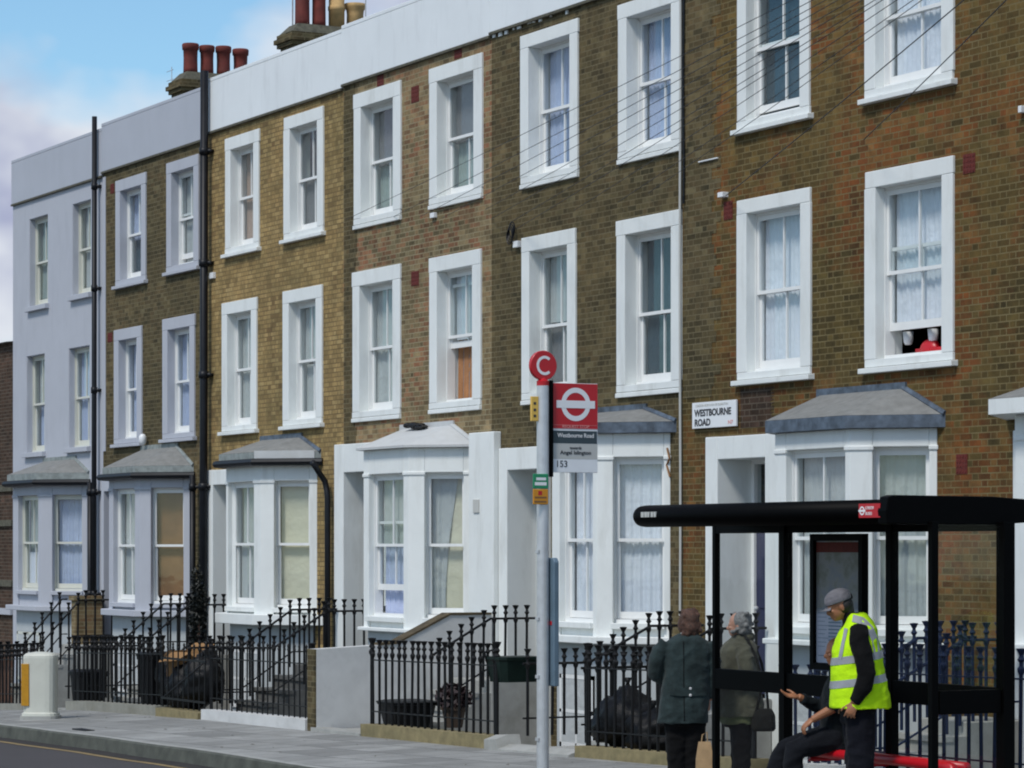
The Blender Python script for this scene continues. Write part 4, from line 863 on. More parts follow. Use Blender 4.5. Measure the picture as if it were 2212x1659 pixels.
mb.box(xa, xa+e, Yc, BP-.035, za, zb_); mb.box(xb_-e, xb_, Yc, BP-.035, za, zb_); mb.box(xa+e, xb_-e, Yc+.001, BP-.036, zb_-e, zb_); mb.box(xa+e, xb_-e, Yc+.001, BP-.036, za, za+e); mb.box(xa+e, xb_-e, Yc+.045, BP-.037, za+e, zb_-e)
ip = mb.build('information_panel', M['shelter'], t)
tm = NT('route_map_poster'); p = tm.pos(); f = tm.noise(p, 7, 5, .6); sx = tm.n('ShaderNodeSeparateXYZ'); tm.l(p, sx.inputs[0])
up = tm.ramp(tm.math('MULTIPLY', tm.math('SUBTRACT', sx.outputs[2], za), 1/(zb_-za)), [(.40,(0,0,0)),(.46,(1,1,1))])
c = tm.mix(up, tm.ramp(f, [(.4,(.36,.38,.46)),(.6,(.46,.47,.54))]), tm.ramp(f, [(.35,(.13,.13,.10)),(.5,(.2,.2,.19)),(.62,(.16,.17,.2))])); tm.l(c, tm.b.inputs['Base Color']); tm.b.inputs['Roughness'].default_value = .4; M['poster'] = tm.mat
mb = MB(); mb.box(xa+e+.004, xb_-e-.004, Yc+.03, Yc+.044, za+e+.004, zb_-e-.004); po = mb.build('poster', M['poster'], ip)
mb = MB(); w_ = xb_-xa-2*e; mb.box(xa+e+.006, xb_-e-.006, Yc+.027, Yc+.0299, zb_-e-.1, zb_-e-.015); mb.build('header', M['airb'], po)
mb = MB()
for i in range(9): mb.box(xa+e+w_*.28, xa+e+w_*.56, Yc+.028, Yc+.0296, za+e+.16+.03*i, za+e+.172+.03*i)
for i in range(10): mb.box(xa+e+w_*.04, xa+e+w_*(.2+.04*(i%3)), Yc+.028, Yc+.0296, za+e+.14+.035*i, za+e+.145+.035*i); mb.box(xa+e+w_*.62, xa+e+w_*(.84+.04*(i%3)), Yc+.028, Yc+.0296, za+e+.14+.035*i, za+e+.145+.035*i)
mb.box(xa+e+w_*.05, xa+e+w_*.3, Yc+.028, Yc+.0296, za+e+.06, za+e+.068); mb.build('table_lines', M['bluebox'], po)
# plates on the roof edge
def onroof(name, x0, x1, z0, z1, mat, par, dy):
    mb = MB(); Ya = FR-.092-dy; mb.box(FX(x0,Ya), FX(x1,Ya), Ya, Ya+.03, z0, z1); return mb.build(name, M[mat], par)
rp_ = onroof('red_plate', 1855, 1901, zc-.045, zc+.062, 'red', tube_, .004)
a = FX(1855, FR-.096); b = FX(1901, FR-.096); wd = b-a; Yp = FR-.0975
mb = MB(); mb.disc((a+wd*.16, Yp, zc+.008), (1,0,0), (0,0,1), .034, 24, .022); mb.box(a+wd*.16-.045, a+wd*.16+.045, Yp-.001, Yp+.001, zc, zc+.016); mb.build('roundel', M['wink'], rp_)
text('LONDON', .034, (a+wd*.32, Yp, zc+.018), (1,0,0), (0,0,1), M['wink'], rp_, width=wd*.38); text('BUSES', .034, (a+wd*.32, Yp, zc-.025), (1,0,0), (0,0,1), M['wink'], rp_, width=wd*.3)
mb = MB()
for x0, x1 in ((1385,1391),(1392.5,1398),(1399,1403),(1406,1411),(1412.5,1417)): mb.box(FX(x0,FR-.09), FX(x1,FR-.09), FR-.0935, FR-.08, zc-.01, zc+.035)
mb.build('lettering', M['lgrey'], tube_)
# ------------------------------------------------------------------ street name plate
q0, q1 = P(1502,900), P(1597,890); zt_, zb_ = (FZ(1502,876)+FZ(1597,858))/2, (FZ(1502,927)+FZ(1597,920))/2
t = thing('street_sign', 'white street name plate reading Westbourne Road on the brick wall', 'street sign', (q0.x, D, zb_)); mb = MB()
mb.box(q0.x, q1.x, D-.045, D-.02, zb_, zt_); pl = mb.build('plate', M['wenamel'], t, bevel=.004); wd = q1.x-q0.x; hh = zt_-zb_
for dx in (.06, wd-.06): mb = MB(); mb.box(q0.x+dx-.02, q0.x+dx+.02, D-.02, D+.005, zb_+.05, zt_-.05); mb.build('bracket', M['black'], t)
Yp = D-.047; A, B = (1,0,0), (0,0,1)
text('LONDON BOROUGH OF ISLINGTON', .04, (q0.x+wd*.08, Yp, zt_-hh*.17), A, B, M['lgrey'], pl, width=wd*.74)
text('WESTBOURNE', hh*.36, (q0.x+wd*.06, Yp, zb_+hh*.47), A, B, M['ink'], pl, width=wd*.84, bold=.004); text('ROAD', hh*.36, (q0.x+wd*.06, Yp, zb_+hh*.1), A, B, M['ink'], pl, width=wd*.36, bold=.004)
text('N7', hh*.2, (q0.x+wd*.82, Yp, zb_+hh*.1), A, B, M['pink'], pl, width=wd*.11, bold=.001)
# ------------------------------------------------------------------ telephone wires fanning out from a pole beyond the right edge
Q = P(2622, -462, 12.0)
for i, (y, xa) in enumerate(((51,745),(77,850),(95,905),(113,955),(135,1048),(153,1062),(175,1105),(190,1116),(219,1240),(255,1335),(277,1400),(400,1568),(575,1866))):
    k = (y+462)/(2622-1595); ya = y+k*(1595-xa); A_ = P(xa, ya, D-.04); mb = MB()
    pts = []
    for j in range(13):
        f = j/12; p_ = A_.lerp(Q, f); p_.z -= .10*4*f*(1-f)*.35; pts.append(p_)
    mb.tube(pts, .0036 if i < 11 else .0055, 5)
    lab = ['highest and longest of the telephone wires, ending at the mottled brick house','second highest telephone wire in the fan above the mottled brick house','third telephone wire from the top of the fan','fourth telephone wire from the top of the fan','fifth telephone wire from the top of the fan','sixth telephone wire from the top of the fan','telephone wire ending at the cable coil, upper of two','telephone wire ending at the cable coil, lower of two','telephone wire ending right of the cable coil above the dark house window','telephone wire ending at the sill of the dark house second window','telephone wire ending just left of the grey cable pipe','telephone wire ending at the small white bracket above an air brick','steep telephone wire ending at the top right window sill'][i]
    single('telephone_wire', mb, M['wire'], lab, 'wire', A_, 'telephone wires crossing the facades')
# ------------------------------------------------------------------ people (local frame: x image right, y away, z up)
from mathutils.bvhtree import BVHTree
M['skin'] = surf('skin', (.42,.22,.15), .5, .08, 20); M['skin_tan'] = surf('tanned_skin', (.34,.145,.07), .5, .08, 20)
M['hair_br'] = surf('auburn_hair', (.075,.032,.018), .55, .6, 60, bump=.6); M['hair_gr'] = surf('grey_hair', (.17,.17,.165), .6, .45, 60, bump=.6); M['hair_bk'] = surf('black_hair', (.012,.01,.009), .5, .4, 50, bump=.5)
M['coat_g'] = cloth('dark_green_wool', (.021,.033,.034), fold=10, var=.35); M['coat_o'] = cloth('olive_grey_cotton', (.075,.074,.052), fold=10, var=.25)
M['shirt_o'] = cloth('pale_olive_cotton', (.10,.11,.055), fold=10); M['trou'] = cloth('black_trousers', (.004,.004,.0045), fold=8, sheen=.02); M['navy_t'] = cloth('navy_work_trousers', (.0055,.006,.010), fold=8, sheen=.02)
M['hivis'] = cloth('fluorescent_yellow_mesh', (.52,.86,.012), fold=9, var=.05, sheen=0); M['tape'] = surf('silver_reflective_tape', (.30,.31,.33), .35, .06, 20)
M['jumper'] = cloth('black_jumper', (.0045,.0045,.005), fold=10, sheen=.02); M['cap'] = cloth('grey_cap_cotton', (.16,.155,.17), fold=20); M['shoe'] = flat('black_leather', (.012,.011,.01), .4)
M['collar'] = cloth('white_cotton', (.6,.6,.6)); M['darkshirt'] = cloth('dark_teal_shirt', (.006,.009,.011), fold=10, sheen=.02); M['eye'] = flat('dark_eye', (.01,.008,.007), .2); M['handbag'] = cloth('black_nylon', (.011,.011,.010), fold=14, sheen=.02)
M['slate_t'] = cloth('slate_trousers', (.006,.007,.010), fold=8, sheen=.02)
def rotz(a): return Matrix.Rotation(a, 3, 'Z')
def headpieces(mb, c, yaw, pitch=0, s=1.0):
    """head centred on c facing local angle yaw (0 = +x); pitch > 0 looks down"""
    c = Vector(c); Rm = rotz(yaw) @ Matrix.Rotation(pitch, 3, 'Y')
    q = lambda v: c+Rm @ Vector(v)*s
    def e(p, r, n=14): mb.ell(q(p), r[0]*s, r[1]*s, r[2]*s, n, Rm)
    e((-.008,0,.025), (.098,.077,.098), 18); e((.028,0,-.03), (.066,.062,.078)); e((.055,0,-.075), (.034,.036,.03)); e((.078,0,.012), (.02,.05,.016))
    e((.102,0,-.022), (.017,.013,.02)); e((.088,0,-.005), (.014,.010,.03)); e((.086,0,-.053), (.012,.024,.007)); e((.084,0,-.064), (.012,.021,.007))
    for y in (-.075,.075): e((-.004,y,-.01), (.018,.01,.032), 8)
    for y in (-.034,.034): e((.074,y,-.018), (.018,.02,.016), 8)
    return q, Rm
def hand(mb, w, d, n, curl=.5, r=1):
    w = Vector(w); d = Vector(d).normalized(); n = Vector(n); n = (n-d*n.dot(d)).normalized(); sd = d.cross(n)*r
    Rm = Matrix((sd, d, n)).transposed()
    mb.ell(w+d*.045, .042, .055, .019, 12, Rm)
    for k, (o, L) in enumerate(((.033,.072), (.011,.082), (-.011,.078), (-.032,.06))):
        b = w+d*.085+sd*o; a = curl*.55; p = [b-d*.02, b]; cur = b
        for j, f in enumerate((.42,.32,.26)):
            ang = a*(j+1)+.07*k*curl; cur = cur+(d*math.cos(ang)+n*math.sin(ang))*L*f+sd*(o*.12); p.append(cur)
        mb.tube(p, [.0095,.0095,.0088,.008,.0062], 8)
    t0 = w+d*.022+sd*.032; td = (d*.62+sd*.7+n*.35).normalized()
    mb.tube([t0-td*.015, t0+td*.03, t0+td*.055+d*.01, t0+td*.066+d*.028], [.014,.0125,.0105,.0075], 8)
def mobj(name, me, mat, root, parent=None):
    me.materials.clear(); me.materials.append(M[mat]); me.name = name
    o = bpy.data.objects.new(name, me); C.objects.link(o); o.parent = parent or root; return o
def person(label, x, Y):
    X = FX(x, Y); g = G(X, Y); return thing('person', label, 'person', (X, Y, g), rz=TH)
WR = {'coat':.011, 'jacket':.012, 'hi_vis_vest':.009, 'jumper':.011, 'trousers':.012, 'shirt':.01}
def part(root, name, mb, mat, voxel=.009, smooth=5, parent=None):
    me = remesh(mb, voxel, smooth)
    if name in WR:                                   # creases: ridged noise drawn out along sagging folds
        k = WR[name]; cs = [v.co.copy() for v in me.vertices]; ns = [v.normal.copy() for v in me.vertices]
        for v, c_, n_ in zip(me.vertices, cs, ns):
            u_ = Vector((c_.x*5+c_.z*2.2, c_.y*5, c_.z*9-c_.x*4)); w_ = Vector((c_.x*13, c_.y*13+7, c_.z*6))
            v.co = c_+n_*k*((1-abs(noise.noise(u_))*2.4)*.75+noise.noise(w_)*.7-.35)
        me.update()
    return mobj(name, me, mat, root, parent)
def eyes(root, q, body):
    mb = MB()
    for y in (-.033,.033): mb.ell(q((.085,y,-.014)), .008,.010,.006, 8)
    me = mb.mesh('eyes', []); return mobj('eyes', me, 'eye', root, body)
def legs(mb, hip, knees, feet, r=(.1,.075,.055)):
    for h, k, f in zip(hip, knees, feet): mb.tube([h, (Vector(h)+Vector(k))/2, k, (Vector(k)+Vector(f))/2, f], [r[0], r[0]*.92, r[1], r[1]*.95, r[2]], 14)
def shoes(root, feet, yaw, mat='shoe'):
    for f in feet:
        mb = MB(); d = Vector((math.cos(yaw), math.sin(yaw), 0)); c = Vector((f[0], f[1], 0))
        mb.ell(c+d*.05+Vector((0,0,.045)), .14, .052, .042, 12, rotz(yaw)); mb.ell(c-d*.02+Vector((0,0,.075)), .075, .05, .06, 12, rotz(yaw)); mb.box(-.16,.16,-.045,.045,.004,.018, T=lambda v: c+d*.03+rotz(yaw) @ Vector(v))
        part(root, 'shoe', mb, mat, .008, 3)
# woman in a green coat, seen from behind
r1 = person('person in a dark green belted coat seen from behind, brown hair, waiting beside the railing', 1475, 14.2)
b = MB(); yaw = R(118); hc = (.045,.03,1.50); q, Rm = headpieces(b, hc, yaw, .12)
b.tube([(.045,.0,1.44), (.04,-.01,1.33)], [.056,.062], 14); b.loft([(.03,0,.86,.17,.12), (.03,0,1.05,.17,.12), (.03,0,1.25,.19,.12), (.035,0,1.34,.12,.08), (.04,0,1.37,.05,.05)], 20)
legs(b, [(-.05,0,.88), (.11,0,.88)], [(-.06,-.02,.47), (.11,-.02,.47)], [(-.06,0,.06), (.11,0,.06)], (.085,.055,.04))
b.tube([(-.16,0,1.3), (-.25,.03,1.06), (-.17,.22,.98)], [.05,.042,.032], 10); hand(b, (-.17,.22,.98), (.5,.8,.1), (0,0,-1), .7)
b.tube([(.22,0,1.3), (.28,.02,1.05), (.24,.03,.78)], [.05,.042,.032], 10); hand(b, (.24,.03,.78), (0,0,-1), (-1,0,0), 1.2)
body = part(r1, 'body', b, 'skin', .006, 4); eyes(r1, q, body)
h = MB(); h.ell(q((-.035,0,.03)), .098,.094,.103, 18, Rm); h.ell(q((-.06,0,-.045)), .07,.088,.085, 14, Rm); h.ell(q((.0,.05,-.02)), .07,.045,.085, 12, Rm); h.ell(q((.0,-.05,-.02)), .07,.045,.085, 12, Rm)
rnd = random.Random(4)
for i in range(40): h.ell(q((-.06+rnd.uniform(-.05,.06), rnd.uniform(-.08,.08), rnd.uniform(-.12,.11))), .024,.024,.03, 8)
part(r1, 'hair', h, 'hair_br', .008, 7)
c = MB(); c.loft([(.0,0,.575,.235,.175), (.005,0,.7,.232,.17), (.02,0,.86,.222,.155), (.035,0,1.0,.212,.145), (.04,0,1.13,.218,.15), (.045,0,1.26,.225,.14), (.045,-.005,1.33,.19,.115), (.043,-.005,1.375,.12,.085), (.043,0,1.40,.07,.065)], 28, 2.3)
c.tube([(-.15,0,1.32), (-.205,0,1.24), (-.25,-.005,1.12), (-.245,.02,1.03), (-.2,.1,.99), (-.16,.21,.985)], [.07,.082,.08,.078,.068,.058], 14)
c.tube([(.23,0,1.31), (.28,0,1.2), (.29,0,1.05), (.265,.03,.9), (.25,.03,.8)], [.07,.08,.075,.068,.058], 14)
coat = part(r1, 'coat', c, 'coat_g', .009, 6)
bv = BVHTree.FromPolygons([v.co for v in coat.data.vertices], [p_.vertices for p_ in coat.data.polygons])
def onto(bv, pts, off=.004):
    out = []
    for x, z in pts:
        hit = bv.ray_cast(Vector((x, -2, z)), Vector((0,1,0)))
        out.append(hit[0]+hit[1]*off if hit[0] else Vector((x, -.15, z)))
    return out
def strip_on(root, bv, name, path, w, mat, off=.005, parent=None):
    """a band of cloth or tape lying on the garment along a path in (x, z)"""
    mb = MB(); A, B = [], []
    for i, p_ in enumerate(path):
        a = Vector(path[max(0,i-1)]); c_ = Vector(path[min(len(path)-1,i+1)]); t_ = (c_-a).normalized(); n_ = Vector((-t_.y, t_.x)); p_ = Vector(p_)
        A.append(p_+n_*w/2); B.append(p_-n_*w/2)
    A = onto(bv, A, off); B = onto(bv, B, off); A2 = [v+Vector((0,.008,0)) for v in A]; B2 = [v+Vector((0,.008,0)) for v in B]
    mb.rings([[a, b_, d_, e_] for a, b_, d_, e_ in zip(A, B, B2, A2)]); me = mb.mesh(name, [], smooth=False); return mobj(name, me, mat, root, parent)
def fine(pts, n=8):
    out = []
    for (a, b_) in zip(pts, pts[1:]):
        out += [(a[0]+(b_[0]-a[0])*i/n, a[1]+(b_[1]-a[1])*i/n) for i in range(n)]
    return out+[pts[-1]]
strip_on(r1, bv, 'belt', fine([(-.12,.875), (.03,.865), (.2,.87)]), .075, 'coat_g', .012, coat)
strip_on(r1, bv, 'back_seam', fine([(.0,1.33), (.0,1.0), (.005,.6)]), .008, 'trou', .0035, coat)
for z in (.9,.835):
    mb = MB(); p_ = onto(bv, [(.06, z)], .014)[0]; mb.ell(p_, .013,.006,.013, 10); mobj('button', mb.mesh('button', []), 'collar', r1, coat)
mb = MB(); mb.loft([(.045,0,1.385,.068,.064), (.045,.004,1.425,.062,.058)], 24); part(r1, 'collar', mb, 'collar', .006, 2)
s = MB(); legs(s, [(-.06,0,.62), (.1,0,.62)], [(-.06,-.01,.4), (.1,-.01,.4)], [(-.06,0,.08), (.1,0,.08)], (.115,.095,.085)); s.loft([(.02,0,.55,.2,.14), (.02,0,.8,.19,.13)], 20)
part(r1, 'trousers', s, 'trou', .012, 4); shoes(r1, [(-.06,0), (.1,0)], R(100))
# carrier bag in her right hand
kb = P(1522, 1640, 14.15); t = thing('paper_bag', 'brown paper carrier bag hanging beside the green coated person', 'bag', (kb.x, kb.y, kb.z-.2), rz=TH); mb = MB()
mb.rings([[(-w_, -d_, z), (w_, -d_, z), (w_, d_, z), (-w_, d_, z)] for z, w_, d_ in ((-.12,.075,.045), (0,.082,.05), (.2,.078,.04), (.33,.06,.02), (.36,.055,.012))]); o = mobj('pouch', mb.mesh('pouch', []), 'kraft', t)
mb = MB(); mb.tube([(-.03,0,.34), (-.02,0,.42), (.02,0,.45), (.03,0,.34)], .006, 6); mobj('handle', mb.mesh('handle', []), 'kraft', t)
# woman in an olive jacket, grey hair, behind the shelter
r2 = person('person with short grey hair in an olive grey jacket standing behind the shelter glass', 1600, 14.9)
b = MB(); yaw = R(168); hc = (-.02,-.01,1.455); q, Rm = headpieces(b, hc, yaw, .05)
b.tube([(.0,0,1.40), (.005,0,1.28)], [.055,.062], 14); b.loft([(0,0,.85,.15,.15), (0,0,1.05,.15,.15), (0,0,1.25,.15,.18), (0,0,1.3,.08,.1), (0,0,1.33,.05,.05)], 20)
legs(b, [(.0,-.08,.85), (.0,.08,.85)], [(-.01,-.08,.45), (.0,.08,.45)], [(0,-.08,.06), (0,.08,.06)], (.085,.055,.04))
b.tube([(.0,-.18,1.24), (.03,-.22,1.0), (-.18,-.16,.95)], [.05,.042,.03], 10); hand(b, (-.18,-.16,.95), (-1,.2,0), (0,0,-1), .8); b.tube([(.0,.18,1.24), (.02,.22,1.0), (-.18,.16,.95)], [.05,.042,.03], 10); hand(b, (-.18,.16,.95), (-1,-.2,0), (0,0,-1), .8, -1)
body = part(r2, 'body', b, 'skin', .006, 4); eyes(r2, q, body)
h = MB(); h.ell(q((-.03,0,.035)), .098,.092,.095, 18, Rm); h.ell(q((-.06,0,-.03)), .062,.085,.085, 14, Rm); rnd = random.Random(9)
for i in range(60): h.ell(q((-.04+rnd.uniform(-.08,.09), rnd.uniform(-.08,.08), .03+rnd.uniform(-.11,.08))), .028,.028,.022, 8)
part(r2, 'hair', h, 'hair_gr', .008, 5)
c = MB(); c.loft([(.005,0,.6,.225,.22), (.0,0,.72,.215,.21), (-.015,0,.86,.2,.195), (-.02,0,1.0,.195,.195), (-.02,0,1.12,.19,.2), (-.015,0,1.22,.175,.2), (-.005,0,1.29,.14,.15), (0,0,1.34,.085,.085), (0,0,1.375,.07,.07)], 28, 2.3)
c.tube([(.0,-.17,1.26), (.03,-.225,1.15), (.045,-.235,1.02), (-.03,-.22,.96), (-.16,-.17,.955)], [.075,.082,.078,.07,.06], 14); c.tube([(.0,.17,1.26), (.03,.225,1.15), (.045,.235,1.02), (-.03,.22,.96), (-.16,.17,.955)], [.075,.082,.078,.07,.06], 14)
coat2 = part(r2, 'jacket', c, 'coat_o', .009, 6)
c = MB(); c.ell((.055,0,1.33), .085,.1,.06, 14, Matrix.Rotation(-.5, 3, 'Y')); part(r2, 'hood', c, 'coat_o', .009, 4)
s = MB(); s.loft([(.0,0,.53,.19,.19), (.0,0,.66,.2,.2)], 24, 2.3); part(r2, 'shirt', s, 'shirt_o', .012, 3)
s = MB(); legs(s, [(0,-.08,.62), (0,.08,.62)], [(0,-.09,.4), (0,.09,.4)], [(0,-.09,.08), (0,.09,.08)], (.115,.095,.085)); s.loft([(0,0,.5,.15,.18), (0,0,.8,.16,.18)], 20); part(r2, 'trousers', s, 'trou', .012, 4); shoes(r2, [(0,-.09), (0,.09)], R(175))
X = FX(1600,14.9); t = thing('shoulder_bag', 'black shoulder bag hanging at the side of the grey haired person', 'bag', (X, 14.9, G(X,14.9)), rz=TH)
mb = MB(); mb.loft([(.2,-.16,.47,.1,.07), (.2,-.16,.5,.115,.08), (.2,-.16,.62,.11,.075), (.2,-.16,.68,.08,.05)], 20, 4); mobj('pouch', remesh(mb, .01, 3), 'handbag', t)
mb = MB(); mb.tube([(.13,-.2,.66), (.17,-.24,.85), (.17,-.25,1.0), (.13,-.24,1.15), (.05,-.19,1.33), (.03,-.1,1.36), (.12,.05,1.3), (.2,.05,1.1), (.24,-.05,.85), (.25,-.12,.66)], .013, 8, .5); mobj('strap', mb.mesh('strap', []), 'handbag', t)
# man in a hi-vis vest
r3 = person('person in a fluorescent yellow hi-vis vest and grey cap standing in front of the bench', 1852, 13.4)
b = MB(); yaw = R(186); hc = (-.145,-.015,1.705); q, Rm = headpieces(b, hc, yaw, .35)
b.tube([(-.1,0,1.67), (-.055,0,1.6), (-.02,0,1.52)], [.06,.064,.07], 14); b.loft([(.02,0,.95,.12,.17), (.02,0,1.1,.12,.16), (.0,0,1.3,.13,.18), (.0,0,1.48,.1,.17), (-.01,0,1.55,.06,.1)], 20)
legs(b, [(.01,-.09,.92), (.01,.09,.92)], [(.01,-.1,.5), (.02,.1,.5)], [(.01,-.1,.08), (.03,.1,.08)], (.09,.06,.045))
for sgn in (-1, 1):
    b.tube([(-.02,sgn*.2,1.5), (.06,sgn*.27,1.18), (-.055,sgn*.24,.945)], [.055,.045,.032], 10); hand(b, (-.055,sgn*.24,.945), (-.35,0,-1), (.2,-sgn*1,0), 1.1, sgn)
body = part(r3, 'body', b, 'skin_tan', .0055, 4); eyes(r3, q, body)
h = MB(); h.ell(q((-.035,0,-.005)), .08,.084,.075, 16, Rm); h.ell(q((-.055,0,-.06)), .05,.066,.05, 12, Rm); h.ell(q((.02,-.074,-.02)), .016,.012,.035, 8, Rm); part(r3, 'hair', h, 'hair_bk', .007, 2)
h = MB(); h.loft([(0,0,0,.112,.092), (.0,0,.03,.113,.094), (-.003,0,.065,.103,.086), (-.005,0,.092,.07,.06), (-.005,0,.105,.03,.025)], 24)
for i, v in enumerate(h.v): h.v[i] = q(v+Vector((-.008,0,.033)))
cp = part(r3, 'cap', h, 'cap', .007, 3)
h = MB(); h.rings([[q((.085+.075*f*math.cos(a_), .085*math.sin(a_)*(1-.15*f), .04-.025*f-.02*math.sin(a_)**2*f+dz)) for a_ in [R(-88+176*i/16) for i in range(17)]]+[q((.05,0,.04+dz))] for f, dz in ((1,0), (1,.006))]); part(r3, 'cap_peak', h, 'cap', .006, 1, cp)
h = MB(); h.ell(q((-.115,0,.045)), .012,.04,.026, 12, Rm); mobj('cap_opening', h.mesh('cap_opening', []), 'hair_bk', r3, cp)
VP = [(.025,0,.90,.242,.265), (.02,0,.98,.238,.26), (.01,0,1.1,.222,.25), (.0,0,1.22,.208,.245), (-.005,0,1.34,.196,.24), (-.002,0,1.44,.172,.228), (.012,0,1.53,.142,.205), (.012,0,1.59,.112,.165), (.0,0,1.635,.085,.115), (-.01,0,1.65,.07,.085)]
v = MB(); v.loft(VP, 32, 2.4); vest = part(r3, 'hi_vis_vest', v, 'hivis', .009, 5)
bv = BVHTree.FromPolygons([p_.co for p_ in vest.data.vertices], [p_.vertices for p_ in vest.data.polygons])
def vband(z0, z1, tilt):
    mb = MB(); n = 48; rows = []
    for z in (z0, (z0+z1)/2, z1):
        rr_ = []
        for i in range(n):
            a_ = 2*math.pi*i/n; dx, dy = math.cos(a_), math.sin(a_); zz_ = z+tilt*dx
            hit = bv.ray_cast(Vector((dx*1.0, dy*1.0, zz_)), Vector((-dx,-dy,0))); rr_.append(hit[0]+Vector((dx,dy,0))*.004 if hit[0] else Vector((0,0,z)))
        rows.append(rr_)
    mb.rings(rows, False); mobj('reflective_band', mb.mesh('reflective_band', [], smooth=True), 'tape', r3, vest)
vband(1.27,1.33,.035); vband(1.085,1.145,.035)
strip_on(r3, bv, 'reflective_band', fine([(-.05,1.61), (.02,1.59), (.075,1.53), (.115,1.44), (.135,1.3)]), .055, 'tape', .006, vest)
strip_on(r3, bv, 'reflective_band', fine([(-.155,1.29), (-.13,1.42), (-.1,1.53)]), .022, 'tape', .006, vest)
s = MB()
for sgn in (-1, 1): s.tube([(-.01,sgn*.17,1.54), (-.015,sgn*.22,1.47), (.01,sgn*.262,1.33), (.04,sgn*.285,1.18), (.02,sgn*.275,1.08), (-.055,sgn*.245,.955)], [.07,.08,.078,.072,.066,.05], 14)
s.loft([(-.03,0,1.52,.1,.12), (-.04,0,1.6,.085,.085), (-.055,0,1.655,.076,.074)], 20); part(r3, 'jumper', s, 'jumper', .009, 5)
s = MB(); legs(s, [(.01,-.09,.9), (.01,.09,.9)], [(.015,-.1,.5), (.02,.1,.5)], [(.01,-.1,.07), (.03,.1,.07)], (.128,.108,.1)); s.loft([(.01,0,.78,.14,.2), (.01,0,1.0,.14,.19)], 24); part(r3, 'trousers', s, 'navy_t', .011, 5); shoes(r3, [(.01,-.1), (.03,.1)], R(184))
# seated man behind him
r4 = person('person in dark clothes sitting on the red bench, mostly hidden by the hi-vis vest', 1790, 13.72)
b = MB(); yaw = R(188); hc = (.075,.04,1.30); q, Rm = headpieces(b, hc, yaw, .1)
b.tube([(.09,.04,1.23), (.1,.04,1.12)], [.056,.064], 14); b.loft([(.1,.04,.52,.13,.16), (.11,.04,.75,.13,.16), (.12,.04,.98,.13,.18), (.11,.04,1.08,.09,.16), (.1,.04,1.14,.05,.07)], 20)
legs(b, [(.08,-.06,.62), (.08,.14,.62)], [(-.29,-.1,.5), (-.35,.2,.48)], [(-.34,-.12,.08), (-.50,.22,.08)], (.085,.06,.045))
b.tube([(.1,-.15,1.05), (.0,-.2,.84), (-.15,-.16,.755)], [.05,.044,.03], 10); hand(b, (-.15,-.16,.755), (-.75,.1,-.65), (-.1,.3,-1), .8, -1)
b.tube([(.1,.22,1.05), (-.03,.2,.83), (-.24,.1,.93)], [.05,.042,.03], 10); hand(b, (-.24,.1,.93), (-1,-.1,.12), (.1,-.3,1), .45)
body = part(r4, 'body', b, 'skin_tan', .0055, 4); eyes(r4, q, body)
h = MB(); h.ell(q((-.03,0,.03)), .092,.086,.09, 16, Rm); h.ell(q((-.055,0,-.03)), .05,.075,.06, 12, Rm); part(r4, 'hair', h, 'hair_bk', .008, 2)
s = MB(); s.loft([(.09,.04,.54,.17,.2), (.1,.04,.75,.165,.2), (.11,.04,.95,.165,.215), (.105,.04,1.05,.125,.19), (.1,.04,1.12,.075,.09)], 24, 2.3); s.tube([(.1,-.15,1.05), (.06,-.2,.93), (.005,-.2,.84)], [.075,.074,.066], 12); s.tube([(.1,.22,1.05), (.03,.22,.93), (-.04,.2,.83), (-.21,.115,.915)], [.075,.072,.066,.05], 12); part(r4, 'shirt', s, 'darkshirt', .009, 5)
s = MB(); legs(s, [(.08,-.06,.61), (.08,.14,.61)], [(-.29,-.1,.5), (-.35,.2,.48)], [(-.34,-.12,.09), (-.50,.22,.09)], (.115,.092,.085)); s.loft([(.08,.04,.5,.16,.2), (.08,.04,.7,.15,.19)], 20); part(r4, 'trousers', s, 'slate_t', .011, 5); shoes(r4, [(-.34,-.12), (-.50,.22)], R(188))
CLOUD = (7.2054,3.6942,1.3569); CLD_A = (2.7,2.95,4.2); CLD_B = (5.3,5.6,6.1); SKY_T = (.8,1.01,1.07,1); BG = .1; SUNE = 1.8; EXPO = .48
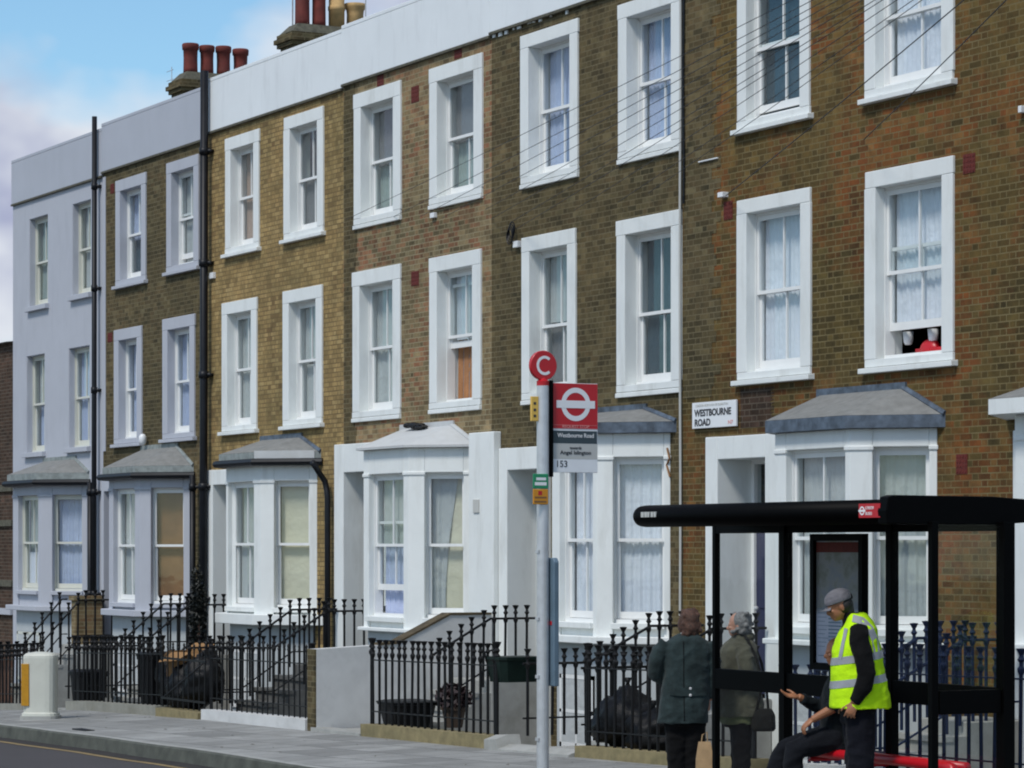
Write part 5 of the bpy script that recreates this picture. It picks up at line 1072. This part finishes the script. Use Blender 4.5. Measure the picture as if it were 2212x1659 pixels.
# ------------------------------------------------------------------ light, sky, camera
SUN_EL, SUN_AZ = 48, 0
w = bpy.data.worlds.new('World'); sc.world = w; w.use_nodes = True; nt = w.node_tree; bg = nt.nodes['Background']
sun_dir = Vector((.3, -.66, .98)).normalized()               # towards the sun
el = math.asin(sun_dir.z); az = math.atan2(sun_dir.x, sun_dir.y)
sky = nt.nodes.new('ShaderNodeTexSky'); sky.sky_type = 'NISHITA'; sky.sun_disc = False; sky.sun_elevation = el; sky.sun_rotation = az
sky.air_density = 1.0; sky.dust_density = .6; sky.ozone_density = 1.5
tc = nt.nodes.new('ShaderNodeTexCoord'); mp = nt.nodes.new('ShaderNodeMapping'); mp.inputs['Scale'].default_value = (1,1,1.5); mp.inputs['Location'].default_value = CLOUD
nt.links.new(tc.outputs['Generated'], mp.inputs[0])
def nz(sc_, det, ro, off=None):
    n = nt.nodes.new('ShaderNodeTexNoise'); n.inputs['Scale'].default_value = sc_; n.inputs['Detail'].default_value = det; n.inputs['Roughness'].default_value = ro
    nt.links.new(mp.outputs[0], n.inputs['Vector']); return n.outputs['Fac']
def rp(f, els):
    r = nt.nodes.new('ShaderNodeValToRGB'); e = r.color_ramp.elements
    while len(e) < len(els): e.new(.5)
    for q, (p_, c_) in zip(e, els): q.position = p_; q.color = c4(c_)
    nt.links.new(f, r.inputs[0]); return r.outputs[0]
cov = rp(nz(6.5, 5, .5), [(.46,(0,0,0)),(.58,(1,1,1))])
tone = rp(nz(11, 4, .5), [(.42,CLD_A),(.58,CLD_B)])
mul = nt.nodes.new('ShaderNodeMix'); mul.data_type = 'RGBA'; mul.blend_type = 'MULTIPLY'; mul.inputs[0].default_value = 1
nt.links.new(sky.outputs[0], mul.inputs[6]); mul.inputs[7].default_value = SKY_T
mx = nt.nodes.new('ShaderNodeMix'); mx.data_type = 'RGBA'; nt.links.new(cov, mx.inputs[0]); nt.links.new(mul.outputs[2], mx.inputs[6]); nt.links.new(tone, mx.inputs[7])
nt.links.new(mx.outputs[2], bg.inputs[0]); bg.inputs[1].default_value = BG
sl = bpy.data.lights.new('sun', 'SUN'); sl.energy = SUNE; sl.angle = R(12); sl.color = (1,.96,.9); so = bpy.data.objects.new('sun', sl); C.objects.link(so)
so.rotation_euler = sun_dir.to_track_quat('Z', 'Y').to_euler(); so.location = (0,0,30)
cam = bpy.data.cameras.new('camera'); cam.sensor_width = 36; cam.lens = 36*F/2212; cam.shift_y = 355.5/2212; cam.clip_end = 3000; cam.clip_start = .1
co = bpy.data.objects.new('camera', cam); C.objects.link(co); co.location = (0,0,EYE); co.rotation_euler = (R(90), 0, TH); sc.camera = co
sc.view_settings.view_transform = 'Standard'; sc.view_settings.look = 'None'; sc.view_settings.exposure = EXPO; sc.view_settings.gamma = 1
sc.cycles.max_bounces = 8; sc.cycles.transparent_max_bounces = 16
sc.cycles.filter_width = 2.0
